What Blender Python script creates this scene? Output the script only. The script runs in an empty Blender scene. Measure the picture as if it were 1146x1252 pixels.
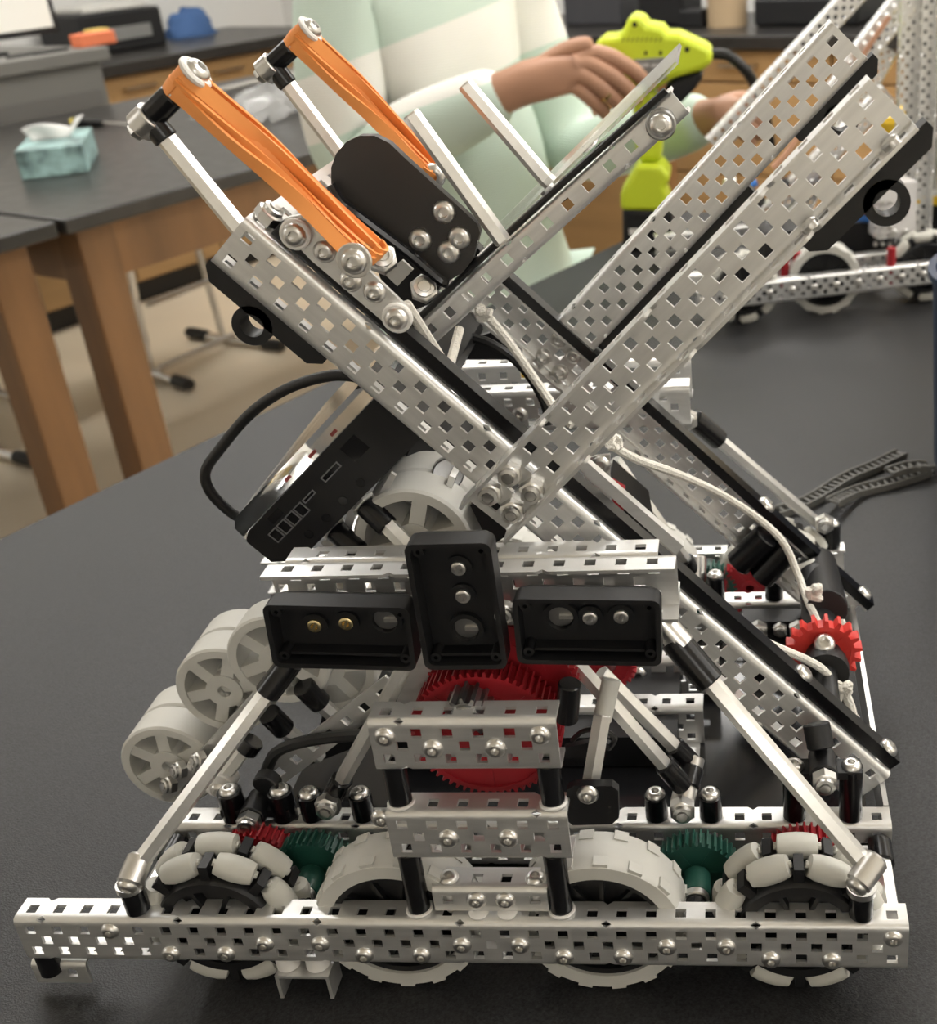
import bpy, bmesh, math, random
from mathutils import Vector, Matrix
random.seed(7)
SC = bpy.context.scene
COL = SC.collection

# ------------------------------------------------------------------ camera
# Robot frame: millimetres, x along the rails, y away from the viewer, z up, z = 0 on top of the drive rails.
# The drive rails' tops are 51 mm above the table top and the table top is 0.9 m above the floor.
IMG_W, IMG_H = 1146, 1252
CAM_F, CAM_CX, CAM_CY = 1443.64, 778.95, 584.10
CAM_C = Vector((325.865, -361.689, 390.739))
CAM_R = Matrix(((0.9952127, 0.0717292, -0.0663820),
                (-0.0274716, -0.4465222, -0.8943508),
                (-0.0937921, 0.8918929, -0.4424140)))
TABLE_Z = 0.9
LIFT = 51.0
def W(p):
    return Vector((p[0] / 1000, p[1] / 1000, (p[2] + LIFT) / 1000 + TABLE_Z))
def ray(x, y):
    return CAM_R.transposed() @ Vector(((x - CAM_CX) / CAM_F, (y - CAM_CY) / CAM_F, 1.0))
def PY(x, y, Y):
    d = ray(x, y); return CAM_C + d * ((Y - CAM_C.y) / d.y)
def PZ(x, y, Z):
    d = ray(x, y); return CAM_C + d * ((Z - CAM_C.z) / d.z)
cam = bpy.data.cameras.new('camera')
camo = bpy.data.objects.new('camera', cam); COL.objects.link(camo)
r, dn, fw = CAM_R[0], CAM_R[1], CAM_R[2]
m = Matrix.Identity(4)
for i in range(3):
    m[i][0] = r[i]; m[i][1] = -dn[i]; m[i][2] = -fw[i]
m.translation = W(CAM_C)
camo.matrix_world = m
cam.sensor_fit = 'HORIZONTAL'; cam.sensor_width = 36
cam.lens = 36 * CAM_F / IMG_W
cam.shift_x = (IMG_W / 2 - CAM_CX) / IMG_W
cam.shift_y = (CAM_CY - IMG_H / 2) / IMG_W
cam.clip_start = 0.02
cam.dof.use_dof = True
cam.dof.focus_distance = 0.52
cam.dof.aperture_fstop = 16.0
SC.camera = camo

# ------------------------------------------------------------------ light and exposure
wd = bpy.data.worlds.new('world'); SC.world = wd; wd.use_nodes = True
wd.node_tree.nodes['Background'].inputs[0].default_value = (0.9, 0.95, 1.0, 1)
wd.node_tree.nodes['Background'].inputs[1].default_value = 0.25
SC.view_settings.view_transform = 'Standard'
SC.view_settings.look = 'None'
SC.view_settings.gamma = 1.0
SC.view_settings.use_curve_mapping = False
SC.view_settings.exposure = 0.0
SC.cycles.use_denoising = True
SC.cycles.max_bounces = 8
CEIL_LIGHT = 13.2

# ------------------------------------------------------------------ materials
MATS = {}
def mat(name, col, rough=0.5, metal=0.0, noise=0.0, nscale=40, bump=0.0, bscale=200, stretch=None, spec=0.5, emis=None, alpha=None, trans=0.0, coat=0.0, ior=1.45):
    if name in MATS: return MATS[name]
    mt = bpy.data.materials.new(name); mt.use_nodes = True
    nt = mt.node_tree; b = nt.nodes['Principled BSDF']
    c4 = (*col, 1)
    b.inputs['Base Color'].default_value = c4
    b.inputs['Roughness'].default_value = rough
    b.inputs['Metallic'].default_value = metal
    b.inputs['Specular IOR Level'].default_value = spec
    b.inputs['Transmission Weight'].default_value = trans
    b.inputs['Coat Weight'].default_value = coat
    b.inputs['IOR'].default_value = ior
    if alpha is not None: b.inputs['Alpha'].default_value = alpha
    if emis:
        b.inputs['Emission Color'].default_value = (*emis[0], 1); b.inputs['Emission Strength'].default_value = emis[1]
    if noise or bump:
        tc = nt.nodes.new('ShaderNodeTexCoord'); mp = nt.nodes.new('ShaderNodeMapping')
        nt.links.new(tc.outputs['Object'], mp.inputs['Vector'])
        if stretch: mp.inputs['Scale'].default_value = stretch
    if noise:
        n = nt.nodes.new('ShaderNodeTexNoise'); n.inputs['Scale'].default_value = nscale; n.inputs['Detail'].default_value = 5
        nt.links.new(mp.outputs[0], n.inputs['Vector'])
        cr = nt.nodes.new('ShaderNodeValToRGB')
        cr.color_ramp.elements[0].position = 0.3; cr.color_ramp.elements[1].position = 0.7
        cr.color_ramp.elements[0].color = (*[max(0, x * (1 - noise)) for x in col], 1)
        cr.color_ramp.elements[1].color = (*[min(1, x * (1 + noise)) for x in col], 1)
        nt.links.new(n.outputs['Fac'], cr.inputs[0]); nt.links.new(cr.outputs[0], b.inputs['Base Color'])
        mr = nt.nodes.new('ShaderNodeMapRange'); mr.inputs[3].default_value = max(0.02, rough - 0.08); mr.inputs[4].default_value = min(1, rough + 0.08)
        nt.links.new(n.outputs['Fac'], mr.inputs[0]); nt.links.new(mr.outputs[0], b.inputs['Roughness'])
    if bump:
        n2 = nt.nodes.new('ShaderNodeTexNoise'); n2.inputs['Scale'].default_value = bscale; n2.inputs['Detail'].default_value = 3
        nt.links.new(mp.outputs[0], n2.inputs['Vector'])
        bp = nt.nodes.new('ShaderNodeBump'); bp.inputs['Strength'].default_value = bump; bp.inputs['Distance'].default_value = 0.001
        nt.links.new(n2.outputs['Fac'], bp.inputs['Height']); nt.links.new(bp.outputs[0], b.inputs['Normal'])
    MATS[name] = mt
    return mt
ALU = mat('brushed_aluminium', (0.76, 0.757, 0.745), 0.38, 0.80, noise=0.07, nscale=90, stretch=(0.25, 1, 3), bump=0.06, bscale=700)
ALUB = mat('bar_aluminium', (0.84, 0.83, 0.80), 0.34, 0.8, noise=0.06, nscale=120, bump=0.04, bscale=500)
STEEL = mat('bright_steel', (0.72, 0.71, 0.69), 0.30, 1.0)
STEELD = mat('dark_steel', (0.34, 0.34, 0.34), 0.32, 1.0)
BRASS = mat('brass', (0.80, 0.66, 0.36), 0.25, 1.0)
BLK = mat('black_nylon', (0.006, 0.006, 0.007), 0.24, 0, spec=0.5)
BLKM = mat('matt_black_plastic', (0.009, 0.009, 0.010), 0.46, 0, bump=0.05, bscale=900)
BLKG = mat('glossy_black_sheet', (0.010, 0.010, 0.011), 0.12, 0)
RUB = mat('black_rubber_cable', (0.012, 0.012, 0.012), 0.45)
GRYP = mat('light_grey_plastic', (0.60, 0.59, 0.55), 0.5, 0, noise=0.03, nscale=60)
GRYT = mat('grey_wheel_rubber', (0.56, 0.55, 0.51), 0.55, 0, noise=0.04, nscale=80)
ROLL = mat('cream_roller_rubber', (0.55, 0.54, 0.49), 0.5, 0, noise=0.03, nscale=80)
RED = mat('red_gear_plastic', (0.36, 0.016, 0.024), 0.4)
REDB = mat('bright_red_sprocket', (0.66, 0.045, 0.035), 0.42)
GRN = mat('dark_green_gear', (0.016, 0.075, 0.055), 0.38)
ORG = mat('orange_rubber', (1.0, 0.37, 0.10), 0.5, 0, noise=0.04, nscale=30, stretch=(1, 1, 1))
WHT = mat('white_nylon', (0.80, 0.78, 0.75), 0.4)
ROPE = mat('white_cord', (0.80, 0.77, 0.70), 0.85, 0, noise=0.1, nscale=600, bump=0.9, bscale=900)
CLEAR = mat('clear_polycarbonate', (0.93, 0.93, 0.92), 0.08, 0, trans=1.0, ior=1.3)
SCRN = mat('brain_screen', (0.03, 0.03, 0.032), 0.15)
REDMK = mat('red_marking', (0.24, 0.045, 0.04), 0.5)

# ------------------------------------------------------------------ mesh helpers
WORLD = {}
class MB:
    """collects shapes (millimetres in the robot frame) for ONE mesh"""
    def __init__(s): s.v = []; s.f = []
    def add(s, vs, fs):
        o = len(s.v); s.v.extend(Vector(p) for p in vs); s.f.extend(tuple(i + o for i in f) for f in fs); return s
    def box(s, c, size, M=None):
        hx, hy, hz = size[0] / 2, size[1] / 2, size[2] / 2
        vs = [Vector((x, y, z)) for x in (-hx, hx) for y in (-hy, hy) for z in (-hz, hz)]
        if M is not None: vs = [M @ p for p in vs]
        c = Vector(c)
        return s.add([p + c for p in vs], [(0, 1, 3, 2), (4, 6, 7, 5), (0, 4, 5, 1), (2, 3, 7, 6), (0, 2, 6, 4), (1, 5, 7, 3)])
    def cyl(s, p0, p1, r0, r1=None, n=16, rot=0.0, c0=0.0):
        return s.lathe([(0, 0), (r0, 0), (r1 if r1 is not None else r0, 1), (0, 1)], p0, p1, n, rot)
    def rcyl(s, p0, p1, r, n=16, ch=0.6):
        L = (Vector(p1) - Vector(p0)).length; e = min(0.3, ch / max(L, 1e-6))
        return s.lathe([(0, 0), (r - ch, 0), (r, e), (r, 1 - e), (r - ch, 1), (0, 1)], p0, p1, n)
    def lathe(s, prof, p0, p1, n=16, rot=0.0):
        p0 = Vector(p0); p1 = Vector(p1); F = frame(p1 - p0); L = (p1 - p0).length
        vs = []; ring = []
        for (r_, t) in prof:
            if r_ <= 1e-6: ring.append([len(vs)]); vs.append(p0 + F.col[2] * (t * L))
            else:
                ids = []
                for k in range(n):
                    a = rot + 2 * math.pi * k / n
                    ids.append(len(vs)); vs.append(p0 + F.col[2] * (t * L) + F.col[0] * (r_ * math.cos(a)) + F.col[1] * (r_ * math.sin(a)))
                ring.append(ids)
        fs = []
        for a, b in zip(ring, ring[1:]):
            if len(a) == 1 and len(b) == 1: continue
            for k in range(n):
                k2 = (k + 1) % n
                if len(a) == 1: fs.append((a[0], b[k2], b[k]))
                elif len(b) == 1: fs.append((a[k], a[k2], b[0]))
                else: fs.append((a[k], a[k2], b[k2], b[k]))
        return s.add(vs, fs)
    def tube(s, pts, r, n=8, flat=None):
        pts = [Vector(p) for p in pts]
        vs = []; fs = []; N = len(pts); up = None
        for i, p in enumerate(pts):
            t = (pts[min(i + 1, N - 1)] - pts[max(i - 1, 0)]).normalized()
            if up is None:
                up = Vector((0, 0, 1)) if abs(t.z) < 0.9 else Vector((1, 0, 0))
            x = up.cross(t).normalized(); y = t.cross(x).normalized(); up = y
            rr = r[i] if isinstance(r, (list, tuple)) else r
            for k in range(n):
                a = 2 * math.pi * k / n
                vs.append(p + x * (rr * math.cos(a)) + y * (rr * math.sin(a)))
        for i in range(N - 1):
            for k in range(n):
                k2 = (k + 1) % n
                fs.append((i * n + k, i * n + k2, (i + 1) * n + k2, (i + 1) * n + k))
        fs.append(tuple(range(n))[::-1]); fs.append(tuple((N - 1) * n + k for k in range(n)))
        return s.add(vs, fs)
    def prism(s, poly, nrm):
        """poly: 3D points of a flat outline, nrm: extrusion vector"""
        poly = [Vector(p) for p in poly]; n = len(poly); nrm = Vector(nrm)
        return s.add(poly + [p + nrm for p in poly], [tuple(range(n))[::-1], tuple(range(n, 2 * n))] + [(k, (k + 1) % n, n + (k + 1) % n, n + k) for k in range(n)])
    def ringprism(s, outer, inner, nrm):
        """a frame: outer and inner outlines with the same number of points"""
        n = len(outer); nrm = Vector(nrm); o = [Vector(p) for p in outer]; i_ = [Vector(p) for p in inner]
        vs = o + i_ + [p + nrm for p in o] + [p + nrm for p in i_]
        fs = []
        for k in range(n):
            j = (k + 1) % n
            fs += [(k, n + k, n + j, j), (2 * n + k, 2 * n + j, 3 * n + j, 3 * n + k), (k, j, 2 * n + j, 2 * n + k), (n + k, 3 * n + k, 3 * n + j, n + j)]
        return s.add(vs, fs)
    def mesh(s, name, smooth=40, scale=0.001, center=False):
        vs = s.v
        me = bpy.data.meshes.new(name)
        me.from_pydata([p * scale for p in vs], [], s.f)
        bm = bmesh.new(); bm.from_mesh(me); bmesh.ops.recalc_face_normals(bm, faces=bm.faces); bm.to_mesh(me); bm.free()
        if smooth:
            me.polygons.foreach_set('use_smooth', [True] * len(me.polygons)); me.set_sharp_from_angle(angle=math.radians(smooth))
        me.update()
        return me
    def build(s, name, material, parent=None, smooth=40, label=None):
        if not s.v: return None
        lo = Vector([min(p[i] for p in s.v) for i in range(3)]); hi = Vector([max(p[i] for p in s.v) for i in range(3)])
        c = Vector(((lo.x + hi.x) / 2, (lo.y + hi.y) / 2, lo.z))
        s.v = [p - c for p in s.v]
        me = s.mesh(name, smooth); me.materials.append(material)
        o = bpy.data.objects.new(name, me); COL.objects.link(o)
        put(o, Matrix.Translation(W(c)), parent)
        if label: o['label'] = label
        return o
def frame(d):
    z = Vector(d).normalized()
    x = (Vector((0, 0, 1)) if abs(z.z) < 0.95 else Vector((1, 0, 0))).cross(z).normalized()
    y = z.cross(x)
    return Matrix((x, y, z)).transposed()
def put(o, Mw, parent=None):
    WORLD[o.name] = Mw
    if parent is not None:
        o.parent = parent; o.matrix_local = WORLD[parent.name].inverted() @ Mw
    else: o.matrix_local = Mw
    return o
def inst(me, name, Mw, parent=None, label=None):
    o = bpy.data.objects.new(name, me); COL.objects.link(o); put(o, Mw, parent)
    if label: o['label'] = label
    return o
def at(p, d=(0, 0, 1)):
    """world matrix at a robot-frame point, local z along d"""
    return Matrix.Translation(W(p)) @ frame(d).to_4x4()
def root(name, label, cat, wloc, group=None, kind=None, rotz=0.0):
    o = bpy.data.objects.new(name, None); COL.objects.link(o); o.empty_display_size = 0.05
    put(o, Matrix.Translation(Vector(wloc)) @ Matrix.Rotation(rotz, 4, 'Z'))
    tag(o, label, cat, group, kind); return o
def tag(o, label=None, cat=None, group=None, kind=None):
    if label: o['label'] = label
    if cat: o['category'] = cat
    if group: o['group'] = group
    if kind: o['kind'] = kind
    return o
def smoothpath(pts, k=6):
    P = [Vector(p) for p in pts]; out = []
    for i in range(len(P) - 1):
        a = P[max(i - 1, 0)]; b = P[i]; c = P[i + 1]; d = P[min(i + 2, len(P) - 1)]
        for j in range(k):
            t = j / k
            out.append(0.5 * ((2 * b) + (c - a) * t + (2 * a - 5 * b + 4 * c - d) * t * t + (3 * b - a - 3 * c + d) * t ** 3))
    out.append(P[-1]); return out

# ------------------------------------------------------------------ perforated sheet metal
HP = 12.7
SHEETS = {}
def sheet_mesh(u0, u1, segs, t=1.5):
    """perforated folded strip: local x along, top at z=0, face at y=0, flanges towards +y. segs: list of (width, [(v, phase)])
    'C' channel: flange, web, flange; 'L' angle: flange, web; 'F' flat web."""
    key = (round(u0, 2), round(u1, 2), segs, t)
    if key in SHEETS: return SHEETS[key]
    if segs == 'C': S = [(HP, [(HP / 2, 0)]), (2 * HP, [(6.35, 0), (12.7, .5), (19.05, 0)]), (HP, [(HP / 2, 0)])]
    elif segs == 'L': S = [(HP, [(HP / 2, 0)]), (HP, [(HP / 2, 0)])]
    elif segs == 'F': S = [(HP, [(HP / 2, 0)])]
    elif segs == 'C1': S = [(HP, [(HP / 2, 0)]), (HP, [(HP / 2, 0)]), (HP, [(HP / 2, 0)])]
    a = 2.3; bends = []; rows = []; v = 0
    for i, (w, rw) in enumerate(S):
        for (c, ph) in rw: rows.append((v + c, ph))
        v += w
        if i < len(S) - 1: bends.append(v)
    V = v; X0, X1 = u0 * HP, u1 * HP
    ul = {X0, X1}; k0, k1 = math.floor(u0) - 1, math.ceil(u1) + 1
    diam = []
    for k in range(k0, k1 + 1):
        for ph in (0, .5):
            c = (k + ph) * HP
            for q in (c - a, c + a):
                if X0 < q < X1: ul.add(round(q, 3))
    if segs in ('C', 'C1'):
        for k in range(k0, k1 + 1):
            if k % 5 == 4:
                c = (k + .5) * HP
                if X0 + 5 < c < X1 - 5: diam.append(c); ul.add(round(c, 3)); ul.add(round(c - a, 3)); ul.add(round(c + a, 3))
    vl = {0, V}
    for c, ph in rows: vl.add(round(c - a, 3)); vl.add(round(c + a, 3))
    for b in bends: vl.add(round(b - a, 3)); vl.add(round(b, 3)); vl.add(round(b + a, 3))
    if segs in ('C', 'C1'): vl.add(a * .8); vl.add(round(V - a * .8, 3))
    ul = sorted(ul); vl = sorted(vl)
    # drop near-duplicate lines
    def clean(L):
        o = [L[0]]
        for q in L[1:]:
            if q - o[-1] > 0.05: o.append(q)
        return o
    ul = clean(ul); vl = clean(vl)
    def status(uc, vc):
        for c, ph in rows:
            if abs(vc - c) < a:
                k = round(uc / HP - ph); h = (k + ph) * HP
                if abs(uc - h) < a and X0 + 3.2 < h < X1 - 3.2: return 0
        for c in diam:
            if abs(uc - c) < a:
                for b in bends:
                    if abs(vc - b) < a: return ('T', c, b)
                if vc < a * .8: return ('T', c, 0)
                if vc > V - a * .8: return ('T', c, V)
        return 1
    # cross-section
    def sect(vv, w):
        # returns (y, z) at unrolled v and inward depth w
        segi = 0; acc = 0
        if len(S) == 1: return (w, -vv)
        def straight(i, s_):  # outer surface point and inward normal on segment i at distance s_ from its start
            if segs == 'L':
                return ((HP - s_, 0), (0, -1)) if i == 0 else ((0, -s_), (1, 0))
            WW = S[1][0]
            if i == 0: return ((HP - s_, 0), (0, -1))
            if i == 1: return ((0, -s_), (1, 0))
            return ((s_, -WW), (0, 1))
        for b_i, b in enumerate(bends):
            if abs(vv - b) < 0.05:
                zc = 0 if b_i == 0 else -S[1][0]; sg = -1 if b_i == 0 else 1
                p = (a * .29, zc + sg * a * .29); nn = (0.707, sg * 0.707)
                return (p[0] + nn[0] * w, p[1] + nn[1] * w)
        for i, (w_, _) in enumerate(S):
            if vv <= acc + w_ + 1e-6:
                p, nn = straight(i, vv - acc); return (p[0] + nn[0] * w, p[1] + nn[1] * w)
            acc += w_
    nu, nv = len(ul), len(vl)
    vs = []
    for side in (0, t):
        for vv in vl:
            y, z = sect(vv, side)
            for uu in ul: vs.append((uu, y, z))
    idx = lambda s_, j, i: s_ * nu * nv + j * nu + i
    st = {}
    for j in range(nv - 1):
        for i in range(nu - 1):
            st[i, j] = status((ul[i] + ul[i + 1]) / 2, (vl[j] + vl[j + 1]) / 2)
    fs = []
    full = lambda i, j: st.get((i, j), 0) == 1
    def edge_in(i, j, side):
        """does cell (i,j) cover its edge 'side' (u0,u1,v0,v1)?"""
        s_ = st.get((i, j), 0)
        if s_ == 1: return True
        if s_ == 0: return False
        _, c, b = s_
        uc = (ul[i] + ul[i + 1]) / 2; vc = (vl[j] + vl[j + 1]) / 2
        if side == 'u0': return uc < c
        if side == 'u1': return uc > c
        if side == 'v0': return vc < b
        if side == 'v1': return vc > b
    for (i, j), s_ in st.items():
        if s_ == 0: continue
        if s_ == 1:
            fs.append((idx(0, j, i), idx(0, j, i + 1), idx(0, j + 1, i + 1), idx(0, j + 1, i)))
            fs.append((idx(1, j, i), idx(1, j + 1, i), idx(1, j + 1, i + 1), idx(1, j, i + 1)))
        else:
            _, c, b = s_
            uc = (ul[i] + ul[i + 1]) / 2; vc = (vl[j] + vl[j + 1]) / 2
            iu = i if uc < c else i + 1; io = i + 1 if uc < c else i
            jv = j if vc < b else j + 1; jo = j + 1 if vc < b else j
            A = (jv, iu); B = (jv, io); D = (jo, iu)
            fs.append((idx(0, *A), idx(0, *B), idx(0, *D))); fs.append((idx(1, *A), idx(1, *D), idx(1, *B)))
            fs.append((idx(0, *B), idx(0, *D), idx(1, *D), idx(1, *B)))
        for side, (ni, nj), (p, q), opp in (('u0', (i - 1, j), ((j, i), (j + 1, i)), 'u1'), ('u1', (i + 1, j), ((j, i + 1), (j + 1, i + 1)), 'u0'),
                                            ('v0', (i, j - 1), ((j, i), (j, i + 1)), 'v1'), ('v1', (i, j + 1), ((j + 1, i), (j + 1, i + 1)), 'v0')):
            if edge_in(i, j, side) and not edge_in(ni, nj, opp):
                fs.append((idx(0, *p), idx(0, *q), idx(1, *q), idx(1, *p)))
    used = sorted({k for f in fs for k in f}); rm = {k: n for n, k in enumerate(used)}
    mb = MB(); mb.v = [Vector(vs[k]) for k in used]; mb.f = [tuple(rm[k] for k in f) for f in fs]
    me = mb.mesh('perforated_strip', 50); me.materials.append(ALU)
    SHEETS[key] = me
    return me
def channel(name, o, ang, u0, u1, parent, segs='C', open_front=False, M=None, label=None):
    """o: robot-frame position of (u=0, top edge, face). ang: tilt in the x-z plane. open_front: flanges towards the viewer"""
    me = sheet_mesh(u0, u1, segs)
    if M is None:
        R = Matrix.Rotation(-ang, 4, 'Y')
        if open_front:
            wd_ = {'C': 25.4, 'C1': 12.7, 'L': 12.7, 'F': 12.7}[segs]
            R = R @ Matrix.Translation((0, 0, -wd_ / 1000)) @ Matrix.Rotation(math.pi, 4, 'X')
        M = Matrix.Translation(W(o)) @ R
    return inst(me, name, M, parent, label)

# ------------------------------------------------------------------ small hardware
def _screw():
    mb = MB(); mb.lathe([(0, .3), (1.5, .3), (1.7, 2.15), (2.5, 2.2), (3.5, 1.6), (4.2, .5), (4.25, 0), (0, 0)], (0, 0, 0), (0, 0, 1), 14)
    me = mb.mesh('screw_head', 45); me.materials.append(STEEL); return me
def _nut():
    mb = MB(); mb.lathe([(0, 0), (5.0, 0), (5.0, 3.6), (4.3, 4.2), (0, 4.2)], (0, 0, 0), (0, 0, 1), 6)
    mb.lathe([(0, 4.2), (3.7, 4.2), (3.6, 5.6), (2.4, 5.9), (2.2, 5.2), (1.9, 5.2), (1.9, 6.4), (0, 6.6)], (0, 0, 0), (0, 0, 1), 14)
    me = mb.mesh('lock_nut', 45); me.materials.append(STEEL); return me
SCREW, NUT = _screw(), _nut()
def screw(p, d, parent, s=1.0):
    M = at(p, d)
    if s != 1.0: M = M @ Matrix.Scale(s, 4)
    return inst(SCREW, 'screw', M, parent)
def nut(p, d, parent, s=1.0):
    M = at(p, d)
    if s != 1.0: M = M @ Matrix.Scale(s, 4)
    return inst(NUT, 'lock_nut', M, parent)
def standoff(p0, p1, parent, r=4.9, name='spacer', material=None, top_screw=False, base_washer=False):
    o = MB().rcyl(p0, p1, r, 18).build(name, material or BLK, parent)
    d = Vector(p1) - Vector(p0)
    if top_screw: screw(p1, d, o, 1.1)
    if base_washer: MB().rcyl(Vector(p0) - d.normalized() * .2, Vector(p0) + d.normalized() * 1.2, r + 1.0, 18, .3).build('washer', WHT, o)
    return o
def hexbar(p0, p1, parent, r=3.9, name='hex_bar', material=None):
    mb = MB(); p0 = Vector(p0); p1 = Vector(p1); mb.lathe([(0, 0), (r * .9, 0), (r, .012), (r, .988), (r * .9, 1), (0, 1)], p0, p1, 6, 0.3)
    return mb.build(name, material or ALUB, parent, smooth=20)
def gear_mesh(n, rp, width, material, web=True, bore=2.6, ribs=6, sprocket=False):
    mb = MB(); ro = rp + (1.05 if not sprocket else 2.2); ri = rp - (1.25 if not sprocket else 1.6); rim = ri - 2.2
    out = []
    for k in range(n):
        a0 = 2 * math.pi * k / n; s_ = 2 * math.pi / n
        for (fr, rr) in ((-.5, ri), (-.26, ri), (-.12, ro), (.12, ro), (.26, ri)): out.append((a0 + fr * s_, rr))
    N = len(out)
    P = lambda a, r_, y: Vector((r_ * math.cos(a), r_ * math.sin(a), y))
    h = width / 2
    o1 = [P(a, r_, -h) for a, r_ in out]; i1 = [P(a, rim, -h) for a, r_ in out]
    mb.ringprism(o1, i1, (0, 0, width))
    if web:
        wt = width * .42
        mb.lathe([(bore, -wt), (rim + .3, -wt), (rim + .3, wt), (bore, wt), (bore, -wt)], (0, 0, 0), (0, 0, 1), 36)
        mb.lathe([(bore, -h), (5.2, -h), (5.2, h), (bore, h)], (0, 0, 0), (0, 0, 1), 20)
        for k in range(ribs):
            a = 2 * math.pi * k / ribs
            R = Matrix.Rotation(a, 3, 'Z'); L = rim - 5
            if L > 2: mb.box(R @ Vector((5 + L / 2, 0, 0)), (L, 1.4, width * .92), R)
            if rim > 16:
                c = R @ Matrix.Rotation(math.pi / ribs, 3, 'Z') @ Vector((rim * .62, 0, 0))
                mb.lathe([(2.0, -h * .9), (3.2, -h * .9), (3.2, h * .9), (2.0, h * .9)], c, c + Vector((0, 0, 1)), 14)
    me = mb.mesh('gear', 35); me.materials.append(material); return me
AX_Y = Matrix.Rotation(math.radians(90), 4, 'X')   # local z -> world -y
def on_y(p, spin=0.0): return Matrix.Translation(W(p)) @ AX_Y @ Matrix.Rotation(spin, 4, 'Z')

# ================================================================== THE ROOM
ROOM_A = math.radians(-28)
ROOM = Matrix.Rotation(ROOM_A, 4, 'Z')
def to_room(p):     # robot-frame mm -> room-frame mm (z above the floor)
    w = W(p); q = ROOM.inverted() @ w; return q * 1000
def RZ(x, y, z):    # pixel -> room point on the horizontal plane z mm above the floor
    return to_room(PZ(x, y, z - 900 - LIFT))
def RA(x, y, a):    # pixel -> room point on the vertical plane a = const
    p = to_room(CAM_C); d = (to_room(CAM_C + ray(x, y)) - p); return p + d * ((a - p.x) / d.x)
def RBp(x, y, b):
    p = to_room(CAM_C); d = (to_room(CAM_C + ray(x, y)) - p); return p + d * ((b - p.y) / d.y)
class RM(MB):
    """like MB, but in the room frame: a, b, height above the floor, millimetres"""
    def build(s, name, material, parent=None, smooth=40, label=None, bevel=0.0):
        lo = Vector([min(p[i] for p in s.v) for i in range(3)]); hi = Vector([max(p[i] for p in s.v) for i in range(3)])
        c = Vector(((lo.x + hi.x) / 2, (lo.y + hi.y) / 2, lo.z)); s.v = [p - c for p in s.v]
        me = s.mesh(name, smooth); me.materials.append(material)
        o = bpy.data.objects.new(name, me); COL.objects.link(o)
        put(o, ROOM @ Matrix.Translation(c / 1000), parent)
        if bevel:
            bv = o.modifiers.new('bevel', 'BEVEL'); bv.width = bevel / 1000; bv.segments = 2; bv.limit_method = 'ANGLE'
        if label: o['label'] = label
        return o
    def bx(s, a0, a1, b0, b1, z0, z1):
        return s.box(((a0 + a1) / 2, (b0 + b1) / 2, (z0 + z1) / 2), (a1 - a0, b1 - b0, z1 - z0))
def rroot(name, label, cat, a, b, z=0.0, group=None):
    o = bpy.data.objects.new(name, None); COL.objects.link(o); o.empty_display_size = 0.1
    put(o, ROOM @ Matrix.Translation((a / 1000, b / 1000, z / 1000))); return tag(o, label, cat, group)
FLOORM = mat('cream_vinyl_floor', (0.84, 0.72, 0.54), 0.35, 0, noise=0.05, nscale=3)
WALLM = mat('wall_paint', (0.70, 0.69, 0.66), 0.8)
CEILM = mat('ceiling_paint', (0.80, 0.80, 0.78), 0.9)
WOOD = mat('oak_veneer', (0.20, 0.102, 0.042), 0.45, 0, noise=0.22, nscale=14, stretch=(1, 1, .12))
WOODC = mat('cabinet_oak', (0.38, 0.23, 0.10), 0.45, 0, noise=0.16, nscale=12, stretch=(.15, .15, 1))
EPOXY = mat('black_epoxy_top', (0.018, 0.018, 0.019), 0.43, 0, noise=0.7, nscale=700, bump=0.35, bscale=1000, spec=0.45)
EPOXY2 = mat('black_bench_top', (0.026, 0.024, 0.022), 0.33, 0, noise=0.2, nscale=30)
DGREY = mat('grey_laminate', (0.17, 0.165, 0.15), 0.55)
CHROME = mat('chrome_tube', (0.72, 0.71, 0.69), 0.18, 1.0)
def struct(o): o['kind'] = 'structure'; return o
struct(RM().bx(-4400, 3600, -3000, 4200, -60, 0).build('floor', FLOORM, smooth=0))
struct(RM().bx(-4400, 3600, -3000, 4200, 2800, 2860).build('ceiling', CEILM, smooth=0))
struct(RM().bx(-4400, 3600, 4200, 4260, 0, 2800).build('wall_back', WALLM, smooth=0))
struct(RM().bx(-4400, 3600, -3060, -3000, 0, 2800).build('wall_front', WALLM, smooth=0))
struct(RM().bx(-4460, -4400, -3000, 4200, 0, 2800).build('wall_left', WALLM, smooth=0))
struct(RM().bx(3600, 3660, -3000, 4200, 0, 2800).build('wall_right', WALLM, smooth=0))
DIFF = mat('light_diffuser', (1, 1, 1), 0.5, emis=((1.0, 0.98, 0.945), CEIL_LIGHT))
LFRAME = mat('light_frame', (0.7, 0.7, 0.7), 0.5)
k = 0
for a in (-2900, -900, 1100, 2900):
    for b in (-2300, 1150, 2900):
        if b < 0 and abs(a) < 2000: continue
        t = rroot('ceiling_light', 'rectangular white fluorescent ceiling light with a bright diffuser', 'ceiling light', a, b, 2740, 'ceiling lights over the room')
        RM().bx(a - 280, a + 280, b - 580, b + 580, 2752, 2762).build('diffuser', DIFF, t, 0)
        RM().ringprism([(a - 310, b - 610, 2745), (a + 310, b - 610, 2745), (a + 310, b + 610, 2745), (a - 310, b + 610, 2745)],
                       [(a - 280, b - 580, 2745), (a + 280, b - 580, 2745), (a + 280, b + 580, 2745), (a - 280, b + 580, 2745)], (0, 0, 55)).build('frame', LFRAME, t, 0)

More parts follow.
